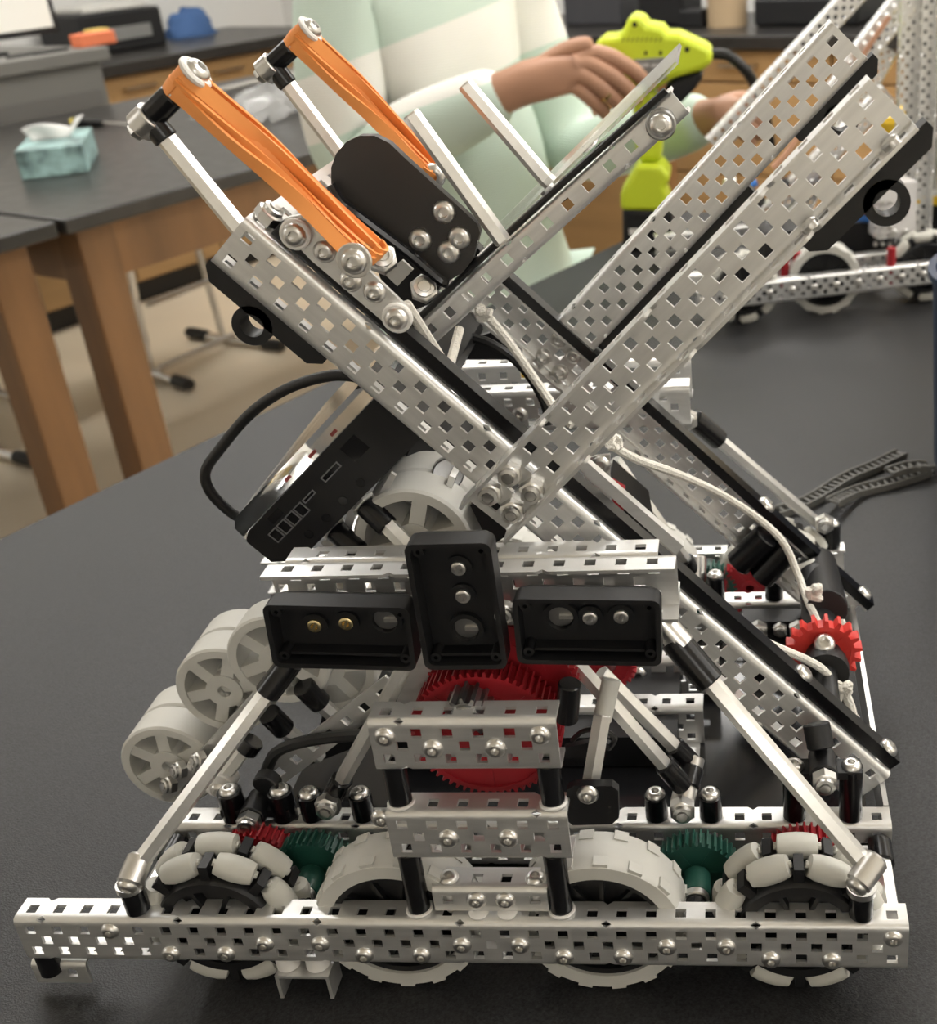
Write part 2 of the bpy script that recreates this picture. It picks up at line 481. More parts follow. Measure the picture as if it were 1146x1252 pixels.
# ---- the tables
def lab_table(label, a0, a1, b0, b1, top, h=900, group=None, leg=76, inset=45):
    t = rroot('lab_table', label, 'table', (a0 + a1) / 2, (b0 + b1) / 2, 0, group)
    RM().bx(a0, a1, b0, b1, h - 28, h).build('table_top', top, t, 40, bevel=4)
    i = inset
    for (x0, x1, y0, y1) in ((a0 + i, a1 - i, b0 + i, b0 + i + 22), (a0 + i, a1 - i, b1 - i - 22, b1 - i), (a0 + i, a0 + i + 22, b0 + i, b1 - i), (a1 - i - 22, a1 - i, b0 + i, b1 - i)):
        RM().bx(x0, x1, y0, y1, h - 135, h - 28.5).build('apron', WOOD, t, 0, bevel=2)
    for x in (a0 + i - 4, a1 - i + 4 - leg):
        for y in (b0 + i - 4, b1 - i + 4 - leg):
            RM().bx(x, x + leg, y, y + leg, 0, h - 29).build('leg', WOOD, t, 0, bevel=4)
    return t
lab_table('black-topped lab table that the large silver robot stands on', -470, 800, -1100, 1400, EPOXY)
lab_table('black-topped wooden bench with the tissue box and screwdriver on it', -2740, -1500, 1015, 3200, EPOXY2)
lab_table('black-topped wooden bench end beside the bench with the tissue box', -2740, -1505, -900, 1003, EPOXY2)

# ---- cabinets
HANDLE = mat('satin_handle', (0.55, 0.50, 0.42), 0.3, 1.0)
def cabinet(label, axis, front, p0, p1, depth, group, doors=False):
    """base cabinet with drawers. axis 'b': front plane b=front, runs along a; axis 'a': front plane a=front (faces +a), runs along b"""
    def bxx(mb, u0, u1, d0, d1, z0, z1):
        if axis == 'b': return mb.bx(u0, u1, front + d0, front + d1, z0, z1)
        return mb.bx(front - d1, front - d0, u0, u1, z0, z1)
    t = rroot('base_cabinet', label, 'cabinet', *(((p0 + p1) / 2, front + depth / 2) if axis == 'b' else (front - depth / 2, (p0 + p1) / 2)), 0, group)
    bxx(RM(), p0 + 1, p1 - 1, 20, depth, 90, 858).build('body', WOODC, t, 0)
    bxx(RM(), p0 + 1, p1 - 1, 60, depth, 0, 90).build('plinth', BLKM, t, 0)
    zs = (757, 850), (450, 749), (100, 442)
    for z0, z1 in zs:
        d = bxx(RM(), p0 + 6, p1 - 6, 0, 19.5, z0, z1).build('drawer', WOODC, t, 0, bevel=2)
        m_ = (p0 + p1) / 2; zc = z1 - 42
        hb = RM(); bxx(hb, m_ - 70, m_ + 70, -28, -20, zc - 5, zc + 5); bxx(hb, m_ - 70, m_ - 62, -24, .5, zc - 4, zc + 4); bxx(hb, m_ + 62, m_ + 70, -24, .5, zc - 4, zc + 4)
        hb.build('handle', HANDLE, d, 0)
    return t
for i, w_ in enumerate(('in the corner of the back wall counter', 'under the dark grey equipment case on the back counter', 'under the brown paper roll on the back counter', 'under the storage tub on the back counter', 'under the free end of the back counter')):
    p = -3130 + i * 660
    cabinet('oak three-drawer base cabinet ' + w_, 'b', 3500, p, p + 660, 690, 'base cabinets along the back wall')
for i, w_ in enumerate(('beside the grey desk, under the black printer', 'under the crumpled blue bag of the side counter', 'under the cardboard box of the side counter', 'at the far end of the side counter')):
    p = 2150 + i * 427
    cabinet('oak three-drawer base cabinet ' + w_, 'a', -3700, p, p + 427, 690, 'base cabinets along the side wall')
tag(RM().bx(-3130, 172, 3460, 4199, 862, 905).build('countertop', EPOXY2, smooth=0, bevel=4), 'long black countertop over the oak cabinets of the back wall', 'countertop')
tag(RM().bx(-4399, -3660, 2140, 3860, 862, 905).build('countertop', EPOXY2, smooth=0, bevel=4), 'short black countertop over the oak cabinets of the side wall', 'countertop')
# ---- grey desk with a monitor
gz = RA(130, 56, -2800).z
dk = rroot('grey_desk', 'grey panelled desk standing behind the bench with the tissue box', 'desk', -3150, 1500)
db1 = RA(131, 60, -2800).y
RM().bx(-3560, -2790, 250, db1, gz - 38, gz).build('desk_top', DGREY, dk, 0, bevel=4)
RM().bx(-3540, -2815, 270, db1 - 25, gz - 360, gz - 38.5).build('desk_body', DGREY, dk, 0)
for x in (-3530, -3480):
    for y in (300, db1 - 90): RM().bx(x, x + 40, y, y + 40, 0, gz - 360.5).build('leg', DGREY, dk, 0)
RM().bx(-2815, -2806, 290, db1 - 45, gz - 340, gz - 110).build('front_panel', mat('grey_laminate_panel', (0.135, 0.13, 0.12), .55), dk, 0, bevel=3)

# ================================================================== THE ROBOT
ROB = root('robot', 'silver aluminium robot with crossed perforated arms, black motor caps and orange rubber bands', 'robot', (0.19, 0.16, TABLE_Z))
XA, ZA = Vector((math.cos(-0.82897), 0, math.sin(-0.82897))), Vector((-math.sin(-0.82897), 0, math.cos(-0.82897)))   # along arm A, its upward normal
XB, ZB = Vector((math.cos(0.77454), 0, math.sin(0.77454))), Vector((-math.sin(0.77454), 0, math.cos(0.77454)))
FRONT = Vector((0, -1, 0)); UP = Vector((0, 0, 1))

# ---- drive rails
rail_f = channel('front_rail', (-4 * HP, 0, 0), 0, 3.5, 34.5, ROB)
for x, y in ((134.8, 1138), (209.4, 1165.9), (276.7, 1165.9), (324, 1154), (391.8, 1154), (445.7, 1167.7), (515.6, 1167.7), (565.3, 1155.4), (635.9, 1155.9),
             (690.1, 1169.8), (762.4, 1169.8), (815.8, 1157.7), (888.4, 1157.7), (942.9, 1172.9), (1017.5, 1174.2), (1092.6, 1147.5)):
    screw(PY(x, y, 0), FRONT, rail_f)
rail_m = channel('inner_rail', (-4 * HP, 58.9, 0), 0, 7.3, 34.5, ROB)
for x in (100, 147, 268, 330):
    screw((x, 58.9, -12.7), FRONT, rail_m)
rail_i = channel('inner_rail', (-4 * HP, 250.2, 0), 0, 7.3, 34.5, ROB)
rail_o = channel('outer_rail', (-4 * HP, 324, 0), 0, 3.5, 34.5, ROB, open_front=True)
# bottom of the frame: cross plates and the black base sheet
MB().box((386.0, 161, -11), (2.4, 178, 24)).build('side_plate', ALU, ROB)
MB().box((230, 161, -24.5), (300, 176, 2.4)).build('base_sheet', BLKG, ROB)
MB().box((210, 165, -13), (150, 74, 19)).build('battery', BLKM, ROB)
# standoffs that tie the front rail to the inner rail
for x0, y0, x1, y1 in ((176, 1085, 206, 1029), (1088, 1100, 1077, 1035)):
    a = PY(x0, y0, 14); b = PY(x1, y1, 58)
    a.z = b.z = -9; a.x = b.x = (a.x + b.x) / 2
    hexbar(a, (b.x, 46, b.z), ROB, 4.6)
    standoff((b.x, 44, b.z), (b.x, 58, b.z), ROB, 5.6)

# ---- wheels
def omni_meshes():
    hub = MB(); hub.lathe([(3, -8), (8, -8), (8, -12), (9, -12), (9, -7), (22, -7), (22, -12.5), (26.5, -12.5), (27.5, -11), (27.5, 11), (26.5, 12.5), (22, 12.5), (22, 7), (3, 7)], (0, 0, 0), (0, 0, 1), 40)
    for k in range(8):
        R = Matrix.Rotation(math.pi / 4 * k, 3, 'Z'); hub.box(R @ Vector((15.5, 0, 0)), (13, 2, 23), R)
        for z, ph in ((6, .5), (-6, 0)):
            R2 = Matrix.Rotation(math.pi / 4 * (k + ph), 3, 'Z')
            hub.box(R2 @ Vector((30, 0, z)), (9.5, 4.2, 9.5), R2)
    h = hub.mesh('wheel_hub', 35); h.materials.append(BLKM)
    ro = MB(); ro.lathe([(1.6, -9), (4.7, -8.6), (5.6, -5), (5.9, 0), (5.6, 5), (4.7, 8.6), (1.6, 9)], (0, 0, 0), (0, 0, 1), 14)
    ro.lathe([(0, -10.2), (1.6, -10.2), (1.6, 10.2), (0, 10.2)], (0, 0, 0), (0, 0, 1), 8)
    r_ = ro.mesh('roller', 35); r_.materials.append(ROLL)
    return h, r_
HUBM, ROLLM = omni_meshes()
def omni(p, spin=0.0, parent=ROB, s=1.0):
    M0 = on_y(p, spin) @ Matrix.Scale(s, 4)
    h = inst(HUBM, 'omni_wheel', M0, parent)
    for z, ph in ((6, 0), (-6, .5)):
        for k in range(8):
            a = math.pi / 4 * (k + ph)
            inst(ROLLM, 'roller', M0 @ Matrix.Rotation(a, 4, 'Z') @ Matrix.Translation((.0321, 0, z / 1000)) @ Matrix.Rotation(math.pi / 2, 4, 'X'), h)
    return h
def traction_meshes():
    t = MB(); t.lathe([(29, -11), (35.6, -11), (36.6, -9.5), (36.9, 0), (36.6, 9.5), (35.6, 11), (29, 11), (29, -11)], (0, 0, 0), (0, 0, 1), 56)
    for k in range(15):
        for z, ph in ((8, 0), (-8, .5)):
            R = Matrix.Rotation(2 * math.pi * (k + ph) / 15, 3, 'Z'); t.box(R @ Vector((36.1, 0, z)), (2.6, 6.4, 5.2), R)
    tm = t.mesh('tyre', 35); tm.materials.append(GRYT)
    hb = MB(); hb.lathe([(3, -9), (8, -9), (8, -3), (26, -3), (26, -9.5), (29.2, -9.5), (29.2, 9.5), (26, 9.5), (26, 3), (3, 3)], (0, 0, 0), (0, 0, 1), 40)
    for k in range(10):
        R = Matrix.Rotation(2 * math.pi * k / 10, 3, 'Z'); hb.box(R @ Vector((17, 0, 0)), (18, 1.8, 12), R)
    hm = hb.mesh('wheel_hub', 35); hm.materials.append(BLKM)
    return tm, hm
TYREM, THUBM = traction_meshes()
def traction(p, spin=0.0, parent=ROB, s=1.0):
    M0 = on_y(p, spin) @ Matrix.Scale(s, 4)
    h = inst(THUBM, 'traction_wheel', M0, parent); inst(TYREM, 'tyre', M0, h, 'grey rubber tyre with raised tread blocks'); return h
omni((83, 20, -12.7), -0.0 + math.pi / 8); omni((342.5, 20, -12.7), math.pi / 8 + math.pi / 2)
traction((164.5, 20, -12.7), .1); traction((256.5, 20, -12.7), .25)
omni((83, 306, -12.7), .1); omni((342.5, 306, -12.7), .3); traction((164.5, 306, -12.7)); traction((256.5, 306, -12.7))
# ---- drive gears
G36 = gear_mesh(36, 18.4, 9, GRN); R36 = gear_mesh(36, 18.4, 9, RED)
def shaft(x, y0, y1, z, r=2.4):
    MB().box((x, (y0 + y1) / 2, z), (2 * r * .9, y1 - y0, 2 * r * .9)).build('axle', STEELD, ROB)
for px, py in ((389, 1068), (853, 1066)):
    c = PY(px, py, 46); c.z = -13
    inst(G36, 'gear', on_y((c.x, 46, -13), .05), ROB, 'dark green spur gear')
    g = MB().rcyl((c.x, 28, -13), (c.x, 41, -13), 6.4, 20).build('spacer', GRN, ROB)
    MB().rcyl((c.x, 25, -13), (c.x, 29, -13), 6.0, 20).build('shaft_collar', STEEL, ROB)
    standoff((c.x, 13, -13), (c.x, 25, -13), ROB, 5)
    shaft(c.x, 3, 70, -13)
for x in (88, 347):
    inst(R36, 'gear', on_y((x, 50, -12.7), .0), ROB, 'red spur gear'); shaft(x - 3, 3, 70, -12.7)
for x in (164.5, 256.5): shaft(x, 3, 70, -12.7)
for x, m_ in ((298, G36), (120, G36), (325, R36), (88, R36)):
    inst(m_, 'gear', on_y((x, 284, -10 if m_ is G36 else -8), .1), ROB)
# ---- tower of short channels on the front rail
def tower_channel(x0, y, z, u1=5.5):
    return channel('tower_channel', (x0, y, z), 0, -.5, u1, ROB)
t2 = tower_channel(178.6, 4.5, 57.3); t3 = channel('tower_channel', (178.0 - 4 * HP, 7.0, 102.8), 0, 3.5, 9.5, ROB)
s347 = 3.4727
for x, y in ((412, 850), (667, 850)): screw(PY(430 + x / s347, 780 + y / s347, 4.5), FRONT, t2, 1.05)
for x, y in ((142, 420), (345, 470), (612, 468), (800, 413)): screw(PY(430 + x / s347, 780 + y / s347, 7), FRONT, t3, 1.05)
for x in (513, 687):
    p = PY(x, 1112, 7); standoff((p.x, 7.5, .2), (p.x - .8, 9.5, 32.5), ROB, 4.9, base_washer=True)
for x in (492, 678):
    p = PY(x, 985, 11); standoff((p.x, 10.5, 57.5), (p.x - .8, 12.5, 77.5), ROB, 4.9, base_washer=True)
a_ = PY(548, 1100, 6)
br = channel('angle_bracket', (a_.x, 5.5, 14.3), 0, -.5, 3.45, ROB, 'L')
for k in (1, 2):
    screw((a_.x + k * HP, 5.5, 14.3 - 6.35), FRONT, br, 1.05)
for k in (0, 3): screw((a_.x + k * HP, 5.5 + 6.35, 14.3), UP, br, 1.05)
for k in (1, 2): MB().rcyl((a_.x + k * HP, 5.6, .1), (a_.x + k * HP, 5.6, 1.5), 4.4, 16).build('spacer', WHT, ROB)
for k in (0, 3): MB().rcyl((a_.x + k * HP, 12, -4), (a_.x + k * HP, 12, 12.6), 3.4, 14).build('spacer', WHT, ROB)
# big red gear behind the tower with its steel pinion
RBIG = gear_mesh(60, 31.5, 12, RED, ribs=8)
inst(RBIG, 'gear', on_y((212, 37, 76)), ROB, 'large red gear with round lightening holes')
inst(RBIG, 'gear', on_y((219, 51, 92), .03), ROB, 'large red gear behind the pinion')
PIN = gear_mesh(12, 8.5, 12, STEELD, web=False); inst(PIN, 'pinion', on_y((209.5, 22, 97), .1), ROB)
MB().rcyl((209.5, 14, 97), (209.5, 30, 97), 6.6, 16).build('pinion_core', STEELD, ROB)
for x in (197, 251):
    p0 = Vector((x - 20, 44, 60)); p0 = PY(x + 290 if x < 220 else 672, 870, 46)
q0, q1 = PY(480, 870, 46), PY(512, 800, 46)
MB().prism([q0, q0 + Vector((9, 0, 0)), q1 + Vector((9, 0, 0)), q1], (0, 6, 0)).build('side_bar', ALU, ROB)
q0, q1 = PY(664, 862, 46), PY(672, 800, 46)
MB().prism([q0, q0 + Vector((9, 0, 0)), q1 + Vector((9, 0, 0)), q1], (0, 6, 0)).build('side_bar', ALU, ROB)
# black bearing plate and shaft beside the tower
def plate_px(name, pts, Y, depth, material, parent=ROB, label=None, smooth=40):
    return MB().prism([PY(x, y, Y) for x, y in pts], (0, depth, 0)).build(name, material, parent, smooth, label)
bp_ = plate_px('bearing_plate', [(693, 966), (703, 961), (748, 961), (756, 967), (757, 1000), (748, 1008), (700, 1009), (693, 1003)], 14, 4, BLKM)
screw(PY(719, 971, 14), FRONT, bp_, 1.1); screw(PY(467, 1000, 14), FRONT, t2, 1.1)
MB().rcyl(PY(722, 960, 22), PY(737, 872, 34), 4.2, 6).build('axle', ALUB, ROB, 20)
MB().rcyl(PY(736, 882, 33), PY(748, 830, 42), 4.0, 14).build('spacer', GRYP, ROB)
plate_px('bearing_plate', [(690, 915), (735, 905), (748, 912), (735, 925), (692, 928)], 38, 3, BLKM)
standoff(PY(693, 880, 30), PY(697, 835, 30), ROB, 4.9)
MB().tube(smoothpath([PY(700, 905, 40), PY(715, 893, 34), PY(738, 893, 32), PY(752, 903, 36), PY(745, 915, 44)]), 1.2, 6).build('cable_tie', RUB, ROB)

# ---- front cross beams with the three open motor caps
beam1 = channel('cross_beam', (133.9 - HP, 56, 148.8), 0, .22, 13.75, ROB, open_front=True)
beam2 = channel('cross_beam', (139.7, 68, 141.5), 0, -1.2, 11.6, ROB)
MB().prism([PY(*q, 60) for q in ((803, 735), (830, 735), (830, 757), (803, 758))], (0, 16, 0)).build('beam_end_block', ALU, ROB)
def rrect(cx, cz, w, h, r, n=4):
    out = []
    for sx, sz, a0 in ((1, 1, 0), (-1, 1, 90), (-1, -1, 180), (1, -1, 270)):
        for k in range(n + 1):
            a = math.radians(a0 + 90 * k / n)
            out.append((cx + sx * (w / 2 - r) + r * math.cos(a), cz + sz * (h / 2 - r) + r * math.sin(a)))
    return out
def motor_cap(cpx, size, Y, ins, hole, imat, tilt, depth=15):
    """open black cap: rim frame, floor, threaded inserts and a shaft hole"""
    c = PY(cpx[0], cpx[1], Y); w, h = size
    R = Matrix.Rotation(tilt, 3, 'Y')
    to = lambda q, y: Vector((c.x, y, c.z)) + R @ Vector((q[0], 0, q[1]))
    mb = MB()
    ou = rrect(0, 0, w, h, 3.4); inn = rrect(0, 0, w - 4.2, h - 4.2, 2.2)
    bk = rrect(0, 0, w - 5, h - 5, 3.0)
    n = len(ou)
    mb.ringprism([to(q, Y) for q in ou], [to(q, Y) for q in inn], (0, 9.5, 0))
    # tapered back shell
    vs = [to(q, Y + 9.4) for q in ou] + [to(q, Y + depth) for q in bk]
    mb.add(vs, [(k, (k + 1) % n, n + (k + 1) % n, n + k) for k in range(n)] + [tuple(range(n, 2 * n))] + [tuple(range(n))])
    o = mb.build('motor_cap', BLKM, ROB, 35, 'open black plastic motor cap with threaded inserts')
    fl = Y + 9.4
    for i, q in enumerate(ins):
        p = PY(q[0], q[1], fl - 1)
        MB().lathe([(3.1, 0), (5.2, 0), (5.4, 1), (3.1, 1)], (p.x, fl, p.z), (p.x, fl - 2.0, p.z), 18).build('insert_boss', BLKM, o)
        ib = MB(); ib.lathe([(0, 0), (3.0, 0), (3.0, .9), (2.5, 1), (1.5, 1), (1.4, .3), (0, .3)], (p.x, fl, p.z), (p.x, fl - 3.2, p.z), 16)
        ib.box((p.x, fl - 2.6, p.z), (1.0, 1.4, 4.6), Matrix.Rotation(.5, 3, 'Y')); ib.build('threaded_insert', imat, o)
    p = PY(hole[0], hole[1], fl - 1)
    MB().lathe([(5.2, 0), (7.2, 0), (7.4, 1), (5.4, 1), (5.2, 0)], (p.x, fl, p.z), (p.x, fl - 3.0, p.z), 24).build('shaft_hole', BLKM, o)
    MB().rcyl((p.x, fl, p.z), (p.x, fl - .8, p.z), 5.1, 20, .1).build('shaft_recess', STEELD, o)
    MB().box((p.x + 2.2, fl - 1.5, p.z), (5.5, 1.6, 1.6)).build('shaft_tip', STEEL, o)
    for sx in (-1, 1):
        for sz in (-1, 1):
            e = to((sx * (w / 2 - 4.6), sz * (h / 2 - 4.6)), fl)
            MB().lathe([(0.9, 0), (2.4, 0), (2.2, 1), (0.9, 1)], e, e + Vector((0, -7.5, 0)), 12).build('screw_post', BLKM, o)
    lo = -1 if h < w else 0
    if h < w:
        e = to((0, -h / 2 + 5.2), fl - 3); MB().box(e, (w - 14, 6, 1.2), R).build('inner_rib', BLKM, o)
    else:
        e = to((0, -h / 2 + 5), fl - 3); MB().box(e, (w - 12, 6, 1.2), R).build('inner_rib', BLKM, o)
    return o
motor_cap((415.5, 780.5), (60, 30.5), 27, [(386, 763), (424.5, 760)], (472, 757), BRASS, .045)
motor_cap((718.5, 774), (58.5, 31), 27, [(722, 753.5), (760, 752)], (686, 753), STEEL, .035)
motor_cap((558.5, 744), (34, 58.5), 25, [(561.5, 693), (567, 727)], (571, 767), STEEL, 0.0)
nut(PY(618, 745, 40), FRONT, beam1); screw(PY(507, 745, 42), FRONT, beam1, .9)

# ---- struts from the beams down to the rails
def strut(pts, sleeves=(), r=3.9):
    o = hexbar(pts[0], pts[1], ROB, r, 'strut')
    p, q = Vector(pts[0]), Vector(pts[1]); d = q - p; L2 = d.dot(d)
    for a, b, rr in sleeves:      # slid onto the bar: nearest points of its axis
        a = p + d * ((a - p).dot(d) / L2); b = p + d * ((b - p).dot(d) / L2)
        MB().rcyl(a, b, rr, 16).build('sleeve', BLK, o)
    return o
st_l = strut((PY(166, 1062, 6), PY(334, 838, 44)), ((PY(326, 848, 43), PY(352, 808, 47), 5.6),), 4.1)
st_r = strut((PY(1062, 1062, 6), PY(840, 800, 44)), ((PY(866, 836, 42), PY(823, 781, 46), 6.4),), 4.1)
MB().rcyl(PY(836, 790, 45), PY(806, 757, 49), 5.6, 16).build('elbow_joint', STEEL, st_r)
for sx, st, bx, tx in ((1, st_l, 172, ((157, 1083, -2), (173, 1046, 10))), (-1, st_r, 1053, ((1048, 1083, -2), (1073, 1048, 8)))):
    b = PY(bx, 1118, 6.35); b.z = 0; b.y = 6.35
    so = standoff(b, b + Vector((0, 0, 13.5)), ROB, 5.2)
    p0 = PY(*tx[0]); p1 = PY(*tx[1])
    j = MB().rcyl(p0, p1, 5.6, 20, 1.2).build('rod_end', STEEL, st)
    screw(p0, p0 - p1, st, 1.15)
    MB().lathe([(3.2, 0), (6.2, 0), (6.2, 1), (3.2, 1), (3.2, 0)], b + Vector((0, 0, 13.4)), b + Vector((0, 0, 16.4)), 18).build('washer', STEEL, so)
s2 = strut((PY(409, 970, 61), PY(503, 802, 52)), ((PY(403, 980, 60), PY(420, 950, 61), 5.2),))
nut(PY(403, 981, 57), FRONT, s2, 1.25)
s3 = strut((PY(826, 950, 60), PY(700, 806, 54)), ((PY(836, 962, 60), PY(812, 932, 60), 5.0),))
s4 = strut((PY(842, 930, 72), PY(735, 822, 66)), ((PY(848, 938, 72), PY(822, 910, 72), 5.0),))
MB().rcyl(PY(834, 984, 57), PY(848, 925, 74), 5.6, 16).build('rod_end', STEEL, s3); nut(PY(835, 985, 55), FRONT, s3, 1.25)
MB().rcyl(PY(839, 962, 62), PY(845, 938, 70), 6.4, 18).build('sleeve', BLK, s3)
# ---- black standoffs along the inner rail
def rail_post(px, h, Y=65.3, lab=False, r=5.4):
    b = PY(px, 1003, Y); b.z = 0; b.y = Y
    return standoff(b, b + Vector((0, 0, h)), ROB, r, top_screw=True), b
for px in (290, 351): rail_post(px, 16.5, r=6.0)
for px in (385, 447): rail_post(px, 14.5)
for px in (804, 870): rail_post(px, 13.5)
for px, h in ((972, 32), (1040, 32)):
    o, b = rail_post(px, h - 2)
def flat_bearing(px0, px1, h, nutpx, tall):
    a = PY(px0, 1003, 65.3); b = PY(px1, 1003, 65.3)
    c = Vector(((a.x + b.x) / 2, 65.3, h))
    o = MB().box(c, (b.x - a.x + 9, 10, 4)).build('flat_bearing', BLKM, ROB)
    MB().rcyl(c + Vector((0, -9, 1 + tall)), c + Vector((0, 6, 1 + tall)), 6.4, 18).build('bearing_boss', BLKM, o)
    nut(c + Vector((0, -9.5, 1 + tall)), FRONT, o, 1.2)
    return o
fb = flat_bearing(290, 351, 6, 0, 0)
MB().rcyl(PY(324, 962, 66), PY(330, 950, 72), 6.5, 16).build('bearing_boss', BLKM, fb)
fb2 = flat_bearing(972, 1040, 28, 0, 2)
MB().rcyl(PY(1004, 915, 66), PY(998, 884, 72), 6.2, 16).build('bearing_boss', BLKM, fb2)

# ---- crossed arms
A_O = Vector((135.897, 86.275, 283.003)); B_O = Vector((248.915, 83.8, 207.985))
armA = channel('arm_channel', A_O, -0.82897, -.45, 29.6, ROB)
armB = channel('arm_channel', B_O, 0.774545, -4.95, 13.5, ROB, open_front=True)
A2_O = Vector((203.718, 245.5, 208.193)); B2_O = Vector((330.21, 234.36, 291.434))
armA2 = channel('arm_channel', A2_O, -0.82, -8.4, 21.9, ROB, open_front=True)
armB2 = channel('arm_channel', B2_O, 0.77855, -11.4, 4.45, ROB)
def arm_pt(O, ang, u, y, z):
    return Vector(O) + Vector((math.cos(ang), 0, math.sin(ang))) * (u * HP) + Vector((-math.sin(ang), 0, math.cos(ang))) * z + Vector((0, y, 0))
def arm_box(name, O, ang, u0, u1, y0, y1, z0, z1, material, parent):
    c = arm_pt(O, ang, (u0 + u1) / 2, (y0 + y1) / 2, (z0 + z1) / 2)
    mb = MB(); mb.box(c, ((u1 - u0) * HP, y1 - y0, z1 - z0), Matrix.Rotation(-ang, 3, 'Y')); return mb.build(name, material, parent)
slA = arm_box('slide_strip', A_O, -.82897, .4, 29.6, 4.5, 12.7, .1, 6.5, BLK, armA)
for u in (24.3, 29.0): screw(arm_pt(A_O, -.82897, u, 8.5, 6.5), ZA, armA, 1.15)
slA2 = arm_box('slide_strip', A2_O, -.82, -8.2, 21.9, -13.5, -4, .1, 5.5, BLK, armA2)
screw(arm_pt(A2_O, -.82, 21.3, -9, 5.5), ZA, armA2, 1.1); screw(arm_pt(A2_O, -.82, 14.8, -9, 5.5), ZA, armA2, 1.3)
arm_box('slide_strip', B2_O, .77855, -11.2, -2.0, 3, 11.5, -30.5, -25.5, BLKM, armB2)
MB().prism([PY(x, y, 120) for x, y in ((700, 566), (712, 560), (836, 668), (826, 678))], (0, 5, 0)).build('guide_strip', ALU, ROB)
def slide_truck(O, ang, u0, u1, y0, y1, parent, ul=None):
    """black slide end block with a round lug below the channel"""
    mb = MB(); z1, z0 = -25.3, -33.5
    prof = [(u0 * HP, z1), (u1 * HP, z1), (u1 * HP, z1 - 3.5), (u1 * HP - 5, z0), (u0 * HP + 5, z0), (u0 * HP, z1 - 3.5)]
    mb.prism([arm_pt(O, ang, a / HP, y0, b) for a, b in prof], (0, y1 - y0, 0))
    uc = ul if ul is not None else (u0 + u1) / 2
    c = arm_pt(O, ang, uc, y0, -36.5)
    mb.lathe([(4.9, 0), (8.6, 0), (8.6, 1), (4.9, 1), (4.9, 0)], c, c + Vector((0, y1 - y0, 0)), 28)
    return mb.build('slide_truck', BLKM, parent, 35, 'black slide block with a round lug')
slide_truck(A_O, -.82897, -.5, 4.2, 2.5, 12.5, armA, 1.75)
slide_truck(B_O, .774545, 9.0, 13.8, -11.5, -2, armB, 11.5)
slide_truck(B2_O, .77855, .6, 4.7, 2, 11.5, armB2, 2.2)
for u in (9.5, 12.7):
    MB().lathe([(0, 0), (3.7, 0), (3.7, .7), (2.6, 1), (0, 1)], arm_pt(B_O, .774545, u, -7, -24), arm_pt(B_O, .774545, u, -7, -21), 14).build('screw', STEEL, armB)
for x, y in ((624, 577), (600, 600), (651.5, 598), (627.5, 622)): nut(PY(x, y, 82.2), FRONT, armB, 1.12)
for x, y in ((637, 367), (683, 416), (665, 436), (702, 435), (685, 455)):
    if y > 400: screw(PY(x, y, 243.8), FRONT, armA2, 1.1)
# ---- mounting bar with screws above arm A
def mount_bar(Y, O, parent):
    z0, z1 = 9.0, 21.5
    pts = []
    L0, L1 = 3.2 * HP, 11.9 * HP
    for k in range(9):
        a = math.radians(90 + 180 * k / 8); pts.append((L0 + 6 * math.cos(a), (z0 + z1) / 2 + 6.2 * math.sin(a)))
    for k in range(9):
        a = math.radians(-90 + 180 * k / 8); pts.append((L1 + 6 * math.cos(a), (z0 + z1) / 2 + 6.2 * math.sin(a)))
    return MB().prism([arm_pt(O, -.82897, a / HP, Y - O.y, b) for a, b in pts], (0, 1.8, 0)).build('mounting_bar', ALU, parent)
mbar = plate_px('mounting_bar', [(342, 278), (350, 266), (372, 262), (390, 272), (494, 372), (503, 388), (492, 402), (474, 398), (380, 318)], 88, 2, ALU)
for x, y in ((397, 307.5), (429, 343), (458, 357)): screw(PY(x, y, 88), FRONT, mbar, 1.1)
for x, y in ((363, 285), (487, 387)):
    p = PY(x, y, 88); MB().rcyl(p, p + Vector((0, -3, 0)), 6.3, 22).build('washer', WHT, mbar); screw(p + Vector((0, -3, 0)), FRONT, mbar, 1.15)
p = PY(442, 310, 84); MB().rcyl(p + Vector((0, 8, 0)), p + Vector((0, -9, 0)), 3.4, 14).build('band_hook', STEELD, mbar)
MB().rcyl(p + Vector((0, -9, 0)), p + Vector((0, -10.5, 0)), 7.0, 22, .4).build('washer', STEEL, mbar); screw(p + Vector((0, -10.5, 0)), FRONT, mbar, 1.25)
